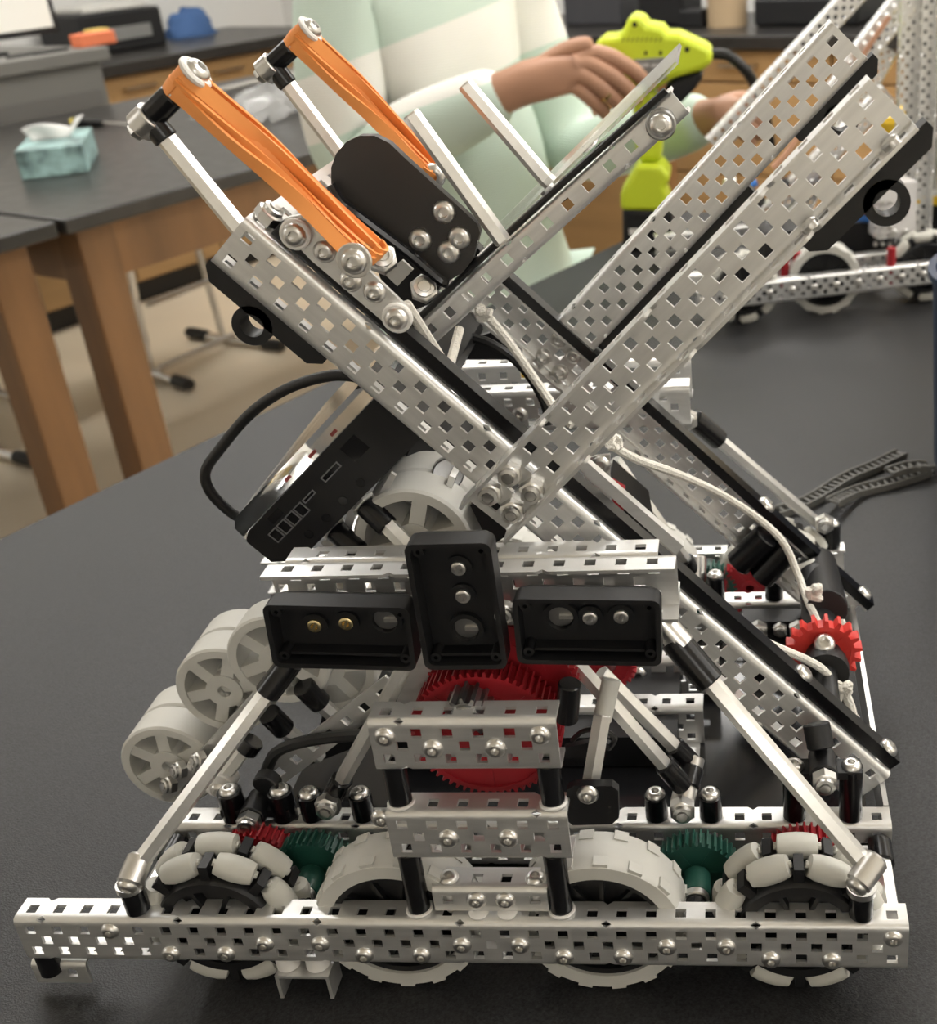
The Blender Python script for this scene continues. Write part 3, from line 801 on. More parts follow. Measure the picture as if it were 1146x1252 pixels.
# ---- rubber band posts (one on each side of the robot)
def band_post(pb, pt, Y, stack, band_end, starts, ends, s=1.0):
    bar = hexbar(PY(*pt, Y), PY(*pb, Y), ROB, 4.0, 'band_post')
    d = (PY(*stack[1], Y) - PY(*stack[0], Y)); L = d.length; d.normalize()
    s0 = PY(*stack[0], Y)
    MB().rcyl(s0 - d * 3.4, s0, 4.0, 6, .8).build('lock_nut', STEEL, bar, 20)
    MB().rcyl(s0, s0 + d * 8, 6.4, 24, .5).build('collar', STEEL, bar)
    MB().rcyl(s0 + d * 7, s0 + d * 20, 5.0, 18).build('sleeve', BLK, bar)
    MB().rcyl(PY(*pt, Y) + (PY(*pt, Y) - PY(*pb, Y)).normalized() * 10, PY(*pt, Y) - (PY(*pt, Y) - PY(*pb, Y)).normalized() * 1, 5.0, 18).build('sleeve', BLK, bar)
    MB().rcyl(s0 + d * 20, s0 + d * 22, 4.2, 18).build('washer', WHT, bar)
    t0 = s0 + d * 22; t1 = s0 + d * 32
    MB().rcyl(t0, t1, 3.4, 14).build('band_hook', STEEL, bar)
    MB().rcyl(t1, t1 + d * 2.6, 7.2, 24, .8).build('washer', WHT, bar); screw(t1 + d * 2.6, d, bar, 1.2)
    for i, ((sx, sy), (ex, ey)) in enumerate(zip(starts, ends)):
        a = t0 + (t1 - t0) * ((i + .5) / len(starts)); e = PY(ex, ey, Y - 16 + 3 * i)
        ax = (a - e).normalized(); sd = Vector((0, 1, 0)).cross(ax).normalized()
        mb = MB(); w = 2.9
        for sg in (-1, 1):
            off = Vector((0, 1, 0)) * (3.9 * sg)
            path = smoothpath([a + off + ax * 2, a.lerp(e, .33) + off * .8 + sd * (1.6 * math.sin(i * 2.1)), a.lerp(e, .66) + off * .55 + sd * (2.2 * math.cos(i * 1.7 + sg)), e + off * .7 - ax * 1], 5)
            vs = []; fs = []; n = len(path)
            for k, q in enumerate(path):
                tw = Matrix.Rotation(.5 * math.sin(k * .35 + i) * sg, 3, ax)
                wv = tw @ (sd if True else d); th = ax.cross(wv).normalized() * .55
                for g in (wv * w + th, wv * w - th, -wv * w - th, -wv * w + th): vs.append(q + g)
            for k in range(n - 1):
                for c in range(4): fs.append((4 * k + c, 4 * k + (c + 1) % 4, 4 * k + 4 + (c + 1) % 4, 4 * k + 4 + c))
            fs += [(0, 1, 2, 3), (4 * n - 4, 4 * n - 3, 4 * n - 2, 4 * n - 1)]
            mb.add(vs, fs)
        for q, sgn in ((a, 1), (e, -1)):   # loop round the hooks
            vs = []; fs = []; n = 9
            for k in range(n):
                an = -math.pi / 2 + math.pi * k / (n - 1)
                base = q + Vector((0, 1, 0)) * (4.2 * math.sin(an)) + ax * (sgn * (1 + 4.2 * math.cos(an)))
                rad = (Vector((0, 1, 0)) * math.sin(an) + ax * (sgn * math.cos(an))) * .55
                for g in (sd * w + rad, sd * w - rad, -sd * w - rad, -sd * w + rad): vs.append(base + g)
            for k in range(n - 1):
                for c in range(4): fs.append((4 * k + c, 4 * k + (c + 1) % 4, 4 * k + 4 + (c + 1) % 4, 4 * k + 4 + c))
            mb.add(vs, fs)
        mb.build('rubber_band', ORG, ROB, 40, 'stretched orange rubber band')
    return bar
band_post((300, 288), (202, 168), 95, ((171, 157), (230, 98)), None, [(0, 0)] * 5, [(424, 302), (434, 308), (442, 309), (450, 305), (456, 300)])
band_post((418, 190), (351, 102), 233, ((322, 90), (370, 45)), None, [(0, 0)] * 5, [(515, 205), (521, 209), (527, 211), (532, 209), (537, 206)])
p = PY(533, 212, 226); MB().rcyl(p + Vector((0, 10, 0)), p + Vector((0, -6, 0)), 4, 14).build('band_hook', STEEL, ROB)
screw(p + Vector((0, -6, 0)), FRONT, ROB, 1.5)
# cross channel joining the tops of the two arms
P0 = PY(352, 282, 100)
Mx = Matrix(((0, -.676, .737), (1, 0, 0), (0, .737, .676))).to_4x4()
cross_top = channel('cross_channel', None, 0, -.3, 10.6, ROB, 'C1', M=Matrix.Translation(W(P0)) @ Mx)
nut(PY(325, 268, 96), ZA, cross_top, 1.15)
# ---- black flap between the arms
flap_px = [(405, 225), (405, 205), (411, 188), (423, 174), (440, 166), (458, 166), (476, 175), (498, 196), (560, 252), (584, 274), (587, 285), (578, 318), (566, 333), (548, 344), (536, 338), (500, 308), (440, 262), (418, 246)]
flap = plate_px('flap', flap_px, 150, 5, mat('dark_grey_flap', (0.036, 0.034, 0.032), 0.45), ROB, 'dark grey rounded plastic flap', 60)
lipo = [PY(x, y, 146) for x, y in ((404, 226), (418, 248), (440, 264), (500, 310), (536, 341), (548, 347))]
MB().tube(smoothpath(lipo, 4), 2.4, 8).build('flap_edge', BLKG, flap)
for x, y in ((543, 259), (514, 293), (562, 291), (549, 308)): screw(PY(x, y, 150), FRONT, flap, 1.25)
plate_px('motor', [(452, 300), (470, 292), (540, 348), (525, 372), (500, 382), (470, 355)], 165, 40, BLKM)
plate_px('motor_plate', [(470, 335), (492, 318), (505, 330), (486, 350)], 162, 2, GRYP)
nut(PY(518, 355, 150), Vector((.3, -.8, .5)), ROB, 1.3); nut(PY(467, 318, 140), Vector((.3, -.8, .5)), ROB, 1.4)
MB().tube(smoothpath([PY(566, 300, 158), PY(575, 310, 158), PY(578, 322, 158), PY(566, 332, 158)]), 2.2, 8).build('cable_clip', BLK, ROB)
# ---- sloping tray channel with its clear sheet and two posts
TR_O = Vector((180.061, 155, 214.781)); ta = .66961
TR_Z = Vector((-math.sin(ta), 0, math.cos(ta)))
tray = channel('tray_channel', TR_O + TR_Z * 6.35, ta, -1.2, 12.2, ROB, 'C1')
tp = [arm_pt(TR_O, ta, u, -.5, 6.35 + 1.2 + .9 * math.sin(max(0, u) * .28)) for u in [-1.4 + .5 * k for k in range(28)]]
MB().tube(tp, 1.6, 8).build('edge_trim', RUB, tray)
sheet_pts = [arm_pt(TR_O, ta, 3.2, 4, 8.5), arm_pt(TR_O, ta, 12.9, 4, 11.5), arm_pt(TR_O, ta, 12.9, 62, 12.5), arm_pt(TR_O, ta, 3.2, 62, 9)]
MB().prism(sheet_pts, TR_Z * 1.6).build('clear_sheet', CLEAR, tray, label='clear plastic sheet')
q = PY(808, 153, 150); MB().rcyl(q + Vector((0, 5, 0)), q, 6.6, 20).build('washer', STEELD, tray); screw(q, FRONT, tray, 1.2)
for (x0, y0), (x1, y1), Y in (((502, 138), (616, 296), 152), ((568, 102), (684, 238), 205)):
    hexbar(PY(x0, y0, Y), PY(x1, y1, Y), ROB, 3.9, 'tray_post')
screw(PY(728, 176, 190), TR_Z, tray, 1.5)
MB().tube([PY(682, 244, 200), PY(705, 222, 200), PY(735, 180, 195), PY(760, 165, 190)], 2.2, 6).build('cable_tie', RUB, tray)
MB().tube([PY(650, 272, 170), PY(672, 250, 175), PY(690, 238, 185)], 2.6, 6).build('cable_tie', RUB, tray)

# ---- robot brain: black control box with a clear cover
b1_, b2_ = PY(303.5, 650, 101), PY(456, 489, 101)
bd = (b2_ - b1_).normalized(); bn = Vector((bd.z, 0, -bd.x))
bp2 = lambda d_, n_, y=101: Vector((b1_.x, y, b1_.z)) + bd * d_ + bn * n_
body = MB().prism([bp2(*q) for q in ((-5, 2.6), (0, 0), (99, 0), (102, 3), (102, 22), (98, 26.3), (5.2, 26.3), (-5.4, 17.3))], (0, 136, 0)).build('controller', mat('controller_black', (0.012, 0.012, 0.013), 0.35), ROB, 30, 'black controller box with ports')
MB().prism([bp2(*q, 101.5) for q in ((-4.8, 2.0), (-3.5, -5.5), (1, -8.5), (92, -8.5), (98, -5), (99, -.4), (0, -.4))], (0, 135, 0)).build('clear_cover', CLEAR, body, 30, 'clear plastic cover')
for x, y, w_ in ((408, 529, 4), (382, 555, 5), (352, 585, 4)):
    c = PY(x, y, 100.8); MB().box(c, (w_, .4, 1.6), Matrix.Rotation(-math.atan2(bd.z, bd.x), 3, 'Y')).build('red_marking', REDMK, body)
RB_ = Matrix.Rotation(-math.atan2(bd.z, bd.x), 3, 'Y')
def port(px, py, w, h, fr=True):
    c = PY(px, py, 100.9)
    q = lambda a, b: c + RB_ @ Vector((a, 0, b))
    if fr:
        o_ = [q(-w / 2, -h / 2), q(w / 2, -h / 2), q(w / 2, h / 2), q(-w / 2, h / 2)]; k = .55
        i_ = [q(-w / 2 + k, -h / 2 + k), q(w / 2 - k, -h / 2 + k), q(w / 2 - k, h / 2 - k), q(-w / 2 + k, h / 2 - k)]
        MB().ringprism(o_, i_, (0, -.5, 0)).build('port_frame', mat('port_grey', (.16, .16, .17), .4), body)
    MB().box(c, (w - 1, .5, h - 1), RB_).build('port', BLKG, body)
for k in range(4):
    t = k / 3; port(338.5 + (369 - 338.5) * t, 654 + (623 - 654) * t, 5.6, 6.2)
port(337, 631, 9, 5, False); port(378, 607, 8, 2.2); port(405, 577, 12, 3.2); port(434, 548, 11, 10, False)
for x, y in ((378, 653), (399, 633), (420, 612), (441, 590)):
    p = PY(x, y, 100.8); MB().rcyl(p, p + Vector((0, -.5, 0)), 2.2, 14, .1).build('screw_hole', BLKG, body)
cab = [PY(300, 636, 130), PY(282, 626, 128), PY(258, 602, 125), PY(251, 578, 125), PY(266, 553, 125), PY(306, 506, 125), PY(352, 475, 120), PY(405, 459, 115), PY(445, 462, 112)]
MB().tube(smoothpath(cab, 6), 2.6, 10).build('cable', RUB, ROB)
for (x0, y0), (x1, y1) in (((447, 618), (475, 645)), ((410, 648), (440, 676))):
    a, b = PY(x0, y0, 110), PY(x1, y1, 104); so = standoff(a, b, ROB, 5.4)
    MB().rcyl(a + (a - b).normalized() * 2.4, a, 6.8, 6, .6).build('bracket_nut', ALUB, so, 20)
hexbar(PY(474, 642, 104), PY(520, 690, 92), ROB, 4.2)
for pts in ([(392, 664), (420, 644), (432, 600), (442, 604), (428, 652), (400, 672)], [(438, 640), (462, 606), (478, 578), (484, 582), (468, 614), (446, 646)]):
    plate_px('bracket', pts, 112, 2, ALU)

# ---- grey intake wheels
def intake_mesh(ro=25.4, w=19):
    mb = MB(); h = w / 2
    mb.lathe([(ro - 5, -h), (ro - 1, -h), (ro, -h + 1.2), (ro, h - 1.2), (ro - 1, h), (ro - 5, h), (ro - 5, -h)], (0, 0, 0), (0, 0, 1), 44)
    mb.lathe([(3.4, -h), (9.5, -h), (9.5, h), (3.4, h), (3.4, -h)], (0, 0, 0), (0, 0, 1), 24)
    for k in range(6):
        R = Matrix.Rotation(math.pi / 3 * k, 3, 'Z'); mb.box(R @ Vector((14.4, 0, 0)), (13, 6.4, w * .9), R)
    me = mb.mesh('intake_wheel', 35); me.materials.append(GRYP); return me
INT = intake_mesh()
def intake(px, py, Y, n=2, spin=.2, s=1.0):
    c = PY(px, py, Y)
    for k in range(n):
        inst(INT, 'intake_wheel', on_y(c + Vector((0, k * 19.6 * s, 0)), spin + k * .0) @ Matrix.Scale(s, 4), ROB)
    MB().cyl(c + Vector((0, -6, 0)), Vector((c.x, 246, c.z)), 3.3, n=6).build('axle', ALUB, ROB, 20)
intake(215, 923, 112, 2, .5); intake(283, 832, 116, 2, .2); intake(348, 795, 104, 1, .35); intake(405, 805, 112, 1, .1)
intake(512, 652, 118, 2, .25, 1.12)
# intake frame: side plate, bars, sleeves
plate_px('side_plate', [(205, 962), (196, 975), (206, 980), (300, 885), (320, 850), (310, 846)], 100, 2.2, ALU)
MB().prism([PY(x, y, 112) for x, y in ((264, 820), (276, 814), (318, 846), (306, 856))], (0, 8, 0)).build('hex_bar', ALUB, ROB, 20)
for (x0, y0), (x1, y1), (x2, y2) in (((370, 838), (392, 860), (430, 893)), ((328, 872), (348, 892), (392, 925))):
    a, b, c = PY(x0, y0, 92), PY(x1, y1, 96), PY(x2, y2, 104)
    standoff(a, b, ROB, 5.6); hexbar(b, c, ROB, 4.0)
for x, y in ((248, 928), (224, 940), (212, 958), (246, 935)): nut(PY(x, y, 96), Vector((-.5, -.7, .3)), ROB, 1.0)
q0, q1 = PY(342, 944, 84), PY(474, 844, 84); sa = math.atan2(q1.z - q0.z, q1.x - q0.x)
q0 = q0 + Vector((-math.sin(sa), 0, math.cos(sa))) * 6.35
channel('strip_plate', q0, sa, -.5, (q1 - PY(342, 944, 84)).length / HP + .4, ROB, 'F')
p = PY(266, 962, 78); MB().rcyl(p, p + Vector((0, 10, 0)), 7.6, 24).build('roller_cap', WHT, ROB); screw(p + Vector((0, 0, -2)), FRONT, ROB, 1.0)
hexbar(PY(272, 950, 82), PY(306, 905, 92), ROB, 4.4, material=GRYP)
MB().rcyl(PY(300, 918, 90), PY(310, 905, 92), 6.0, 16).build('sleeve', BLK, ROB)
MB().tube(smoothpath([PY(325, 945, 84), PY(338, 920, 84), PY(370, 907, 82), PY(420, 900, 80), PY(470, 898, 70)]), 3.0, 8).build('cable', RUB, ROB)
plate_px('back_plate', [(395, 870), (470, 830), (470, 900), (380, 935)], 120, 3, BLKM)

# ---- middle of the robot: motors, low channels
plate_px('motor', [(500, 500), (560, 555), (585, 590), (600, 640), (590, 660), (520, 600), (500, 575)], 175, 50, BLKM)
MB().rcyl(PY(548, 580, 128), PY(540, 572, 175), 7.5, 20).build('motor_hub', STEELD, ROB)
MB().box(PY(552, 590, 126), (3, 10, 12), Matrix.Rotation(.4, 3, 'Y')).build('shaft_tip', STEEL, ROB)
MB().rcyl(PY(534, 565, 150), PY(520, 552, 190), 15, 28).build('motor_body', BLKM, ROB)
plate_px('motor', [(575, 618), (612, 590), (650, 635), (600, 668)], 110, 30, BLKM)
lowr = channel('low_channel', (278.8, 147, .5), 0, -7, 1.55, ROB)
MB().box((240, 141, -24), (112, 12.7, 1.6)).build('low_flange', ALU, ROB)
low2 = channel('low_channel', (278.8, 185, 5), 0, -5, 2.2, ROB)
screw(PY(781, 824, 184), FRONT, low2, 1.1)
p = PY(766, 815, 150); inst(gear_mesh(24, 12.5, 9, RED), 'gear', on_y(p + Vector((-9, 12, -6))), ROB)
MB().prism([PY(x, y, 200) for x, y in ((712, 560), (746, 556), (746, 620), (720, 640))], (0, 2, 0)).build('bracket', ALU, ROB)
screw(PY(735, 568, 199), FRONT, ROB, 1.2)
plate_px('motor', [(745, 585), (790, 625), (800, 680), (760, 660)], 215, 25, BLKM)
plate_px('red_cartridge', [(748, 590), (764, 600), (762, 625), (750, 622)], 210, 6, RED)

# ---- rear cross beams and struts (mirror of the front)
kb1 = channel('cross_beam', (158.8, 278.5, 148.7), 0, -2, 10.7, ROB)
kb2 = channel('cross_beam', (177.5, 255.2, 141.3), 0, -3, 9.2, ROB)
screw(PY(636, 507, 255), FRONT, kb2, 1.1)
MB().box(PY(642, 461, 285), (5, 3, 5)).build('yellow_clip', mat('yellow_plastic', (.8, .5, .06), .5), ROB)
rs1 = strut((PY(1000, 640, 318), PY(850, 513, 280)), ((PY(880, 540, 286), PY(845, 512, 280), 6.2),), 4.0)
nut(PY(841, 511, 276), FRONT, rs1, 1.3); nut(PY(1008, 638, 312), FRONT, rs1, 1.3)
b = Vector((PY(1000, 668, 317).x, 317, 0)); standoff(b, b + Vector((0, 0, 14)), ROB, 5.4)
rs2 = strut((PY(846, 696, 262), PY(752, 562, 250)), ((PY(852, 706, 262), PY(836, 684, 261), 5.4),), 3.9)
MB().rcyl(PY(852, 722, 256), PY(853, 680, 268), 5.6, 16).build('rod_end', STEEL, rs2); nut(PY(850, 723, 255), FRONT, rs2, 1.2)
for px, h_ in ((876, 17), (947, 17)):
    b = PY(px, 733, 256); b.z = 0; b.y = 256; standoff(b, b + Vector((0, 0, h_)), ROB, 5.6, top_screw=True)
b = PY(1017, 690, 317); b.z = 0; b.y = 317; standoff(b, b + Vector((0, 0, 17)), ROB, 5.6, top_screw=True)

# ---- winch with red sprocket and white cord
spc = PY(1007, 794, 150)
inst(gear_mesh(18, 17.5, 7, REDB, ribs=10, sprocket=True), 'sprocket', on_y(spc, .1), ROB, 'bright red sprocket')
MB().rcyl(spc + Vector((0, -10, -2)), spc + Vector((0, 70, 2)), 9.5, 26, 1.5).build('winch_drum', BLKM, ROB)
MB().lathe([(4, 0), (12, 0), (12.5, .5), (12, 1), (4, 1), (4, 0)], spc + Vector((0, -16, -4)), spc + Vector((0, -7, -4)), 28).build('winch_flange', BLKM, ROB)
MB().rcyl(spc + Vector((0, -40, -8)), spc + Vector((0, -14, -4)), 6.0, 16).build('winch_shaft', BLKM, ROB)
screw(spc + Vector((0, -8, 9)), Vector((0, -.6, .8)), ROB, 1.3)
plate_px('motor', [(908, 760), (985, 760), (985, 800), (912, 800)], 226, 14, BLKM)
for x in (927, 954, 976): nut(PY(x, 768, 225), FRONT, ROB, .9 if x == 954 else 1.2)
MB().rcyl(PY(1012, 745, 175), PY(1000, 690, 245), 11, 20).build('motor', BLKM, ROB)
MB().rcyl(PY(975, 702, 225), PY(1000, 692, 225), 5, 14).build('cord_guide', GRYP, ROB)
for (x0, y0), (x1, y1) in (((902, 690), (938, 655)), ((930, 706), (966, 668))):
    MB().rcyl(PY(x0, y0, 232), PY(x1, y1, 232), 8.2, 20).build('spacer', BLK, ROB)
def cord(pts, name='cord', r=2.1): return MB().tube(smoothpath([PY(*p) for p in pts], 6), r, 8).build(name, ROPE, ROB, label='braided white cord')
cord([(745, 543, 92), (780, 562, 120), (830, 580, 160), (880, 603, 190), (925, 632, 205), (957, 662, 205), (975, 700, 200), (988, 735, 180), (1004, 768, 158)])
cord([(915, 773, 102), (945, 789, 115), (985, 806, 125), (1008, 820, 128), (1022, 838, 130)])
cord([(497, 372, 98), (520, 408, 110), (540, 440, 120), (548, 462, 125)], r=2.3)
cord([(562, 402, 150), (556, 425, 140), (550, 448, 128), (548, 462, 125)], r=2.3)
cord([(592, 382, 200), (620, 415, 200), (655, 465, 195), (683, 505, 180), (700, 520, 175)], r=2.4)
def knot(px, py, Y, s=1.0):
    mb = MB(); c = PY(px, py, Y); rnd = random.Random(px)
    for k in range(4):
        pts = [c + Vector((rnd.uniform(-4, 4), rnd.uniform(-3, 3), rnd.uniform(-4, 4))) * s for _ in range(4)]
        mb.tube(smoothpath(pts, 4), 2.0 * s, 7)
    return mb.build('cord_knot', ROPE, ROB, label='knotted white cord end')
knot(592, 381, 198); knot(995, 723, 172); knot(752, 541, 96, .7); knot(1030, 843, 126)
cord([(1027, 845, 126), (1023, 858, 125), (1019, 868, 124)], r=2.6); cord([(1034, 848, 128), (1041, 866, 126), (1044, 882, 125)], r=2.4); knot(1043, 880, 124, .7); knot(1021, 866, 123, .7)
cord([(1022, 745, 190), (1032, 765, 170), (1034, 790, 160)], r=1.8)
MB().tube(smoothpath([PY(560, 410, 215), PY(600, 420, 212), PY(640, 450, 208), PY(665, 490, 204), PY(672, 520, 200)]), 2.6, 8).build('cable', RUB, ROB)
plate_px('black_cover', [(560, 420), (620, 400), (660, 430), (640, 440), (560, 440)], 265, 4, BLKM)

# ---- bits under the front rail
a_ = PY(70, 1186, 8); lb = channel('angle_bracket', (a_.x - 4, 6, -34), 0, -.5, 1.6, ROB, 'L')
p = PY(64, 1190, 6); standoff((p.x, 7, -40), (p.x, 7, -25.5), ROB, 5.2)
for px in (355, 391):
    p = PY(px, 1183, 7); MB().rcyl((p.x, 7, -34), (p.x, 7, -25.6), 5.4, 18).build('spacer', WHT, ROB); MB().rcyl((p.x, 7, -40), (p.x, 7, -36), 3.4, 14).build('lock_nut', STEEL, ROB)
x0, x1 = PY(343, 1195, 5).x, PY(408, 1195, 5).x
mb = MB(); mb.box(((x0 + x1) / 2, 7, -35), (x1 - x0, 13, 1.6)); mb.box((x0 + .8, 7, -42), (1.6, 13, 13)); mb.box((x1 - .8, 7, -42), (1.6, 13, 13)); mb.build('u_bracket', ALU, ROB)

# ================================================================== THINGS AROUND
# ---- second robot
R2 = root('robot', 'silver robot with tall vertical channels standing behind the crossed-arm robot', 'robot', W((440, 960, -LIFT)))
a2 = 0.2467
def R2M(x, y, z, ang=0.0, pitch=0.0):
    return Matrix.Translation(W((x, y, z))) @ Matrix.Rotation(a2, 4, 'Z') @ Matrix.Rotation(-pitch, 4, 'Y')
e2 = Vector((math.cos(a2), math.sin(a2), 0)); n2 = Vector((-math.sin(a2), math.cos(a2), 0))
o2 = PZ(935, 345, 0) - e2 * 70
rr = channel('front_rail', None, 0, -.5, 27.5, R2, M=R2M(o2.x, o2.y, 0))
for k in range(27):
    if k % 2 == 0: screw(o2 + e2 * (k * HP) + Vector((0, 0, -12.7)), -n2, rr, 1.0)
channel('inner_rail', None, 0, -.5, 27.5, R2, M=R2M(*(o2 + n2 * 58)))
channel('inner_rail', None, 0, -.5, 27.5, R2, M=R2M(*(o2 + n2 * 240)))
def w2(px, py, fn, spin=0.0):
    p = PZ(px, py, -12) ; q = o2 + e2 * ((p - o2).dot(e2)) + n2 * 24 + Vector((0, 0, -10))
    return fn(q, spin, R2, 1.07)
w2(1032, 362, traction); w2(925, 372, omni, .2); w2(1150, 340, omni, .1)
for px in (960, 975, 1090):
    p = PY(px, 322, o2.y + 60); MB().cyl((p.x, p.y, -20), (p.x, p.y, 20), 5, n=12).build('spacer', RED, R2)
def at2(px, py, d=60):
    """point on the vertical plane that lies d mm behind the second robot's front rail"""
    dd = ray(px, py); t = ((o2 + n2 * d) - CAM_C).dot(n2) / dd.dot(n2); return CAM_C + dd * t
for d, px in ((90, 1092), (112, 1112)):
    p = at2(px, 215, d)
    M = Matrix.Translation(W(p)) @ Matrix.Rotation(a2, 4, 'Z') @ Matrix.Rotation(math.pi / 2, 4, 'Y') @ Matrix.Rotation(math.pi, 4, 'X')
    channel('mast_channel', None, 0, -20, 6.0, R2, M=M)
def bar2(p0, p1, d, segs, name):
    a, b = at2(*p0, d), at2(*p1, d); L = (b - a).length; v = b - a
    ang = math.atan2(v.z, v.dot(e2)); channel(name, None, 0, -.5, L / HP + .5, R2, segs, M=R2M(a.x, a.y, a.z, pitch=ang))
bar2((870, 165), (1060, -40), 120, 'C', 'arm_channel'); bar2((925, 262), (1075, 110), 170, 'C', 'arm_channel'); bar2((965, 262), (1075, 60), 210, 'C', 'brace_channel'); bar2((965, 268), (1110, 235), 200, 'C', 'brace_channel'); bar2((1035, 70), (1110, -25), 150, 'C1', 'arm_channel'); bar2((1010, 110), (1130, -40), 180, 'C', 'arm_channel')
COPPER = mat('tan_rubber', (0.62, 0.34, 0.22), 0.5)
MB().tube([at2(1088, 20, 140), at2(1048, 78, 140), at2(1010, 135, 140)], 3.2, 6).build('rubber_band', COPPER, R2)
MB().tube([at2(985, 155, 100), at2(960, 190, 100), at2(945, 205, 100)], 3.6, 6).build('rubber_band', COPPER, R2)
# clear lattice block, guards, hose bits
LATT = mat('frosted_plastic', (0.72, 0.70, 0.69), 0.25)
p = at2(1090, 300, 70); lb_ = MB().box((p.x, p.y, 48), (44, 34, 62), Matrix.Rotation(a2, 3, 'Z')).build('lattice_block', LATT, R2)
for i in range(6):
    for j in range(3):
        q = at2(1070 + j * 9, 248 + i * 10, 52); MB().cyl(q, q - n2 * 3, 2.6, n=8).build('stud', STEEL, lb_)
for i in range(4):
    q = at2(1093 + (i % 2) * 14, 258 + (i // 2) * 26, 52); MB().rcyl(q, q - n2 * 3, 4, 10).build('screw', STEEL, lb_)
for (q0, q1, m_) in (((1018, 264), (1078, 268), mat('blue_plastic', (0.05, 0.20, 0.62), .4)), ((1040, 256), (1082, 258), RED), ((905, 233), (925, 222), MATS.get('blue_plastic'))):
    a, b = at2(*q0, 90), at2(*q1, 90); MB().tube([a, b], 5, 8).build('hose', m_, R2)
p = at2(1128, 190, 130)
mb = MB(); R_ = Matrix.Rotation(a2, 3, 'Z')
for (dx, dz, sx, sz) in ((0, 34, 50, 5), (0, -34, 50, 5), (-23, 0, 5, 68), (23, 0, 5, 68)): mb.box(p + R_ @ Vector((dx, 0, dz - 12)), (sx, 12, sz), R_)
mb.build('guard_frame', ALU, R2)
for px, py in ((890, 225), (925, 250), (955, 230), (900, 265), (935, 285), (950, 262)):
    q = at2(px, py, 140); MB().rcyl(q, q + Vector((4, -14, 8)), 7, 14).build('spacer', STEEL if px % 2 == 0 else BLK, R2)
plate = at2(1000, 290, 120); MB().box(plate, (150, 60, 40), R_).build('motor_block', BLKM, R2)
plate = at2(1140, 150, 190); MB().box(plate + Vector((0, 0, 30)), (70, 3, 230), R_).build('dark_panel', mat('smoked_panel', (.12, .12, .115), .25), R2)
# ---- yellow case behind it
c = PZ(1140, 330, -LIFT); c = at2(1150, 215, 330)
yc = rroot('tool_case', 'yellow and black tool case behind the second robot', 'case', *to_room((c.x, c.y, -LIFT))[:2], 900)
rc = to_room(c)
rc.x += 70
RM().bx(rc.x - 130, rc.x + 150, rc.y - 90, rc.y + 90, 900, 1010).build('case_base', BLKM, yc, 0, bevel=10)
RM().bx(rc.x - 135, rc.x + 155, rc.y - 95, rc.y + 95, 1012, 1062).build('case_lid', mat('case_yellow', (.86, .55, .03), .45), yc, 0, bevel=10)
RM().bx(rc.x - 120, rc.x + 140, rc.y - 97, rc.y - 90, 950, 985).build('case_band', MATS['case_yellow'], yc, 0, bevel=2)
# ---- loose roller chain on the table
LINKM = None
def chain_link():
    mb = MB()
    for sy in (-5.4, 5.4):
        pts = []
        for k in range(7): a = math.radians(90 + 30 * k); pts.append((-3.1 + 2.7 * math.cos(a), sy - .7, 2.7 * math.sin(a)))
        for k in range(7): a = math.radians(-90 + 30 * k); pts.append((3.1 + 2.7 * math.cos(a), sy - .7, 2.7 * math.sin(a)))
        mb.prism(pts, (0, 1.4, 0))
    mb.cyl((-3.1, -6.2, 0), (-3.1, 6.2, 0), 1.3, n=8); mb.cyl((3.1, -5, 0), (3.1, 5, 0), 1.5, n=8)
    me = mb.mesh('chain_link', 40); me.materials.append(mat('grey_chain_plastic', (.13, .127, .115), .45)); return me
LINKM = chain_link()
def chain(label, pts):
    P = smoothpath(pts, 10)
    o = root('chain', label, 'chain', W(Vector((P[0].x, P[0].y, -LIFT))))
    acc = 0; step = 6.4; nxt = 0.0; i = 0
    for a, b in zip(P, P[1:]):
        L = (b - a).length
        while nxt <= acc + L:
            t = (nxt - acc) / max(L, 1e-6); q = a.lerp(b, t); d = (b - a).normalized()
            y = Vector((0, 0, 1)).cross(d).normalized(); z = d.cross(y)
            M = Matrix((d, y, z)).transposed().to_4x4(); M.translation = W(q)
            inst(LINKM, 'link', M, o); nxt += step
        acc += L
    return o
def tz(x, y, h): return PZ(x, y, -LIFT + h)
chain('dark grey plastic roller chain lying straight with an open end on the table', [tz(945, 628, 3), tz(990, 612, 3), tz(1035, 585, 3), tz(1070, 570, 3), tz(1099, 556, 3)])
chain('dark grey plastic roller chain folded back over itself on the table', [tz(1022, 612, 9), tz(1050, 600, 3.2), tz(1090, 590, 3), tz(1128, 578, 3), tz(1135, 573, 6), tz(1128, 570, 9.2), tz(1112, 571, 9.4), tz(1090, 577, 9.4)])
# ---- dark blue bin at the table edge of the view
c = PZ(1141, 588, -LIFT)
rc = to_room(c + Vector((89, 22, 0)))
bn_ = RM(); bn_.lathe([(0, 0), (78, 0), (84, .02), (92, .96), (96, .97), (96, 1), (90, 1), (82, .04), (0, .04)], (rc.x, rc.y, 900), (rc.x, rc.y, 1068), 40)
tag(bn_.build('round_bin', mat('navy_plastic', (.012, .025, .06), .4), label=None), 'navy blue round plastic bin standing on the table near the chains', 'bin')
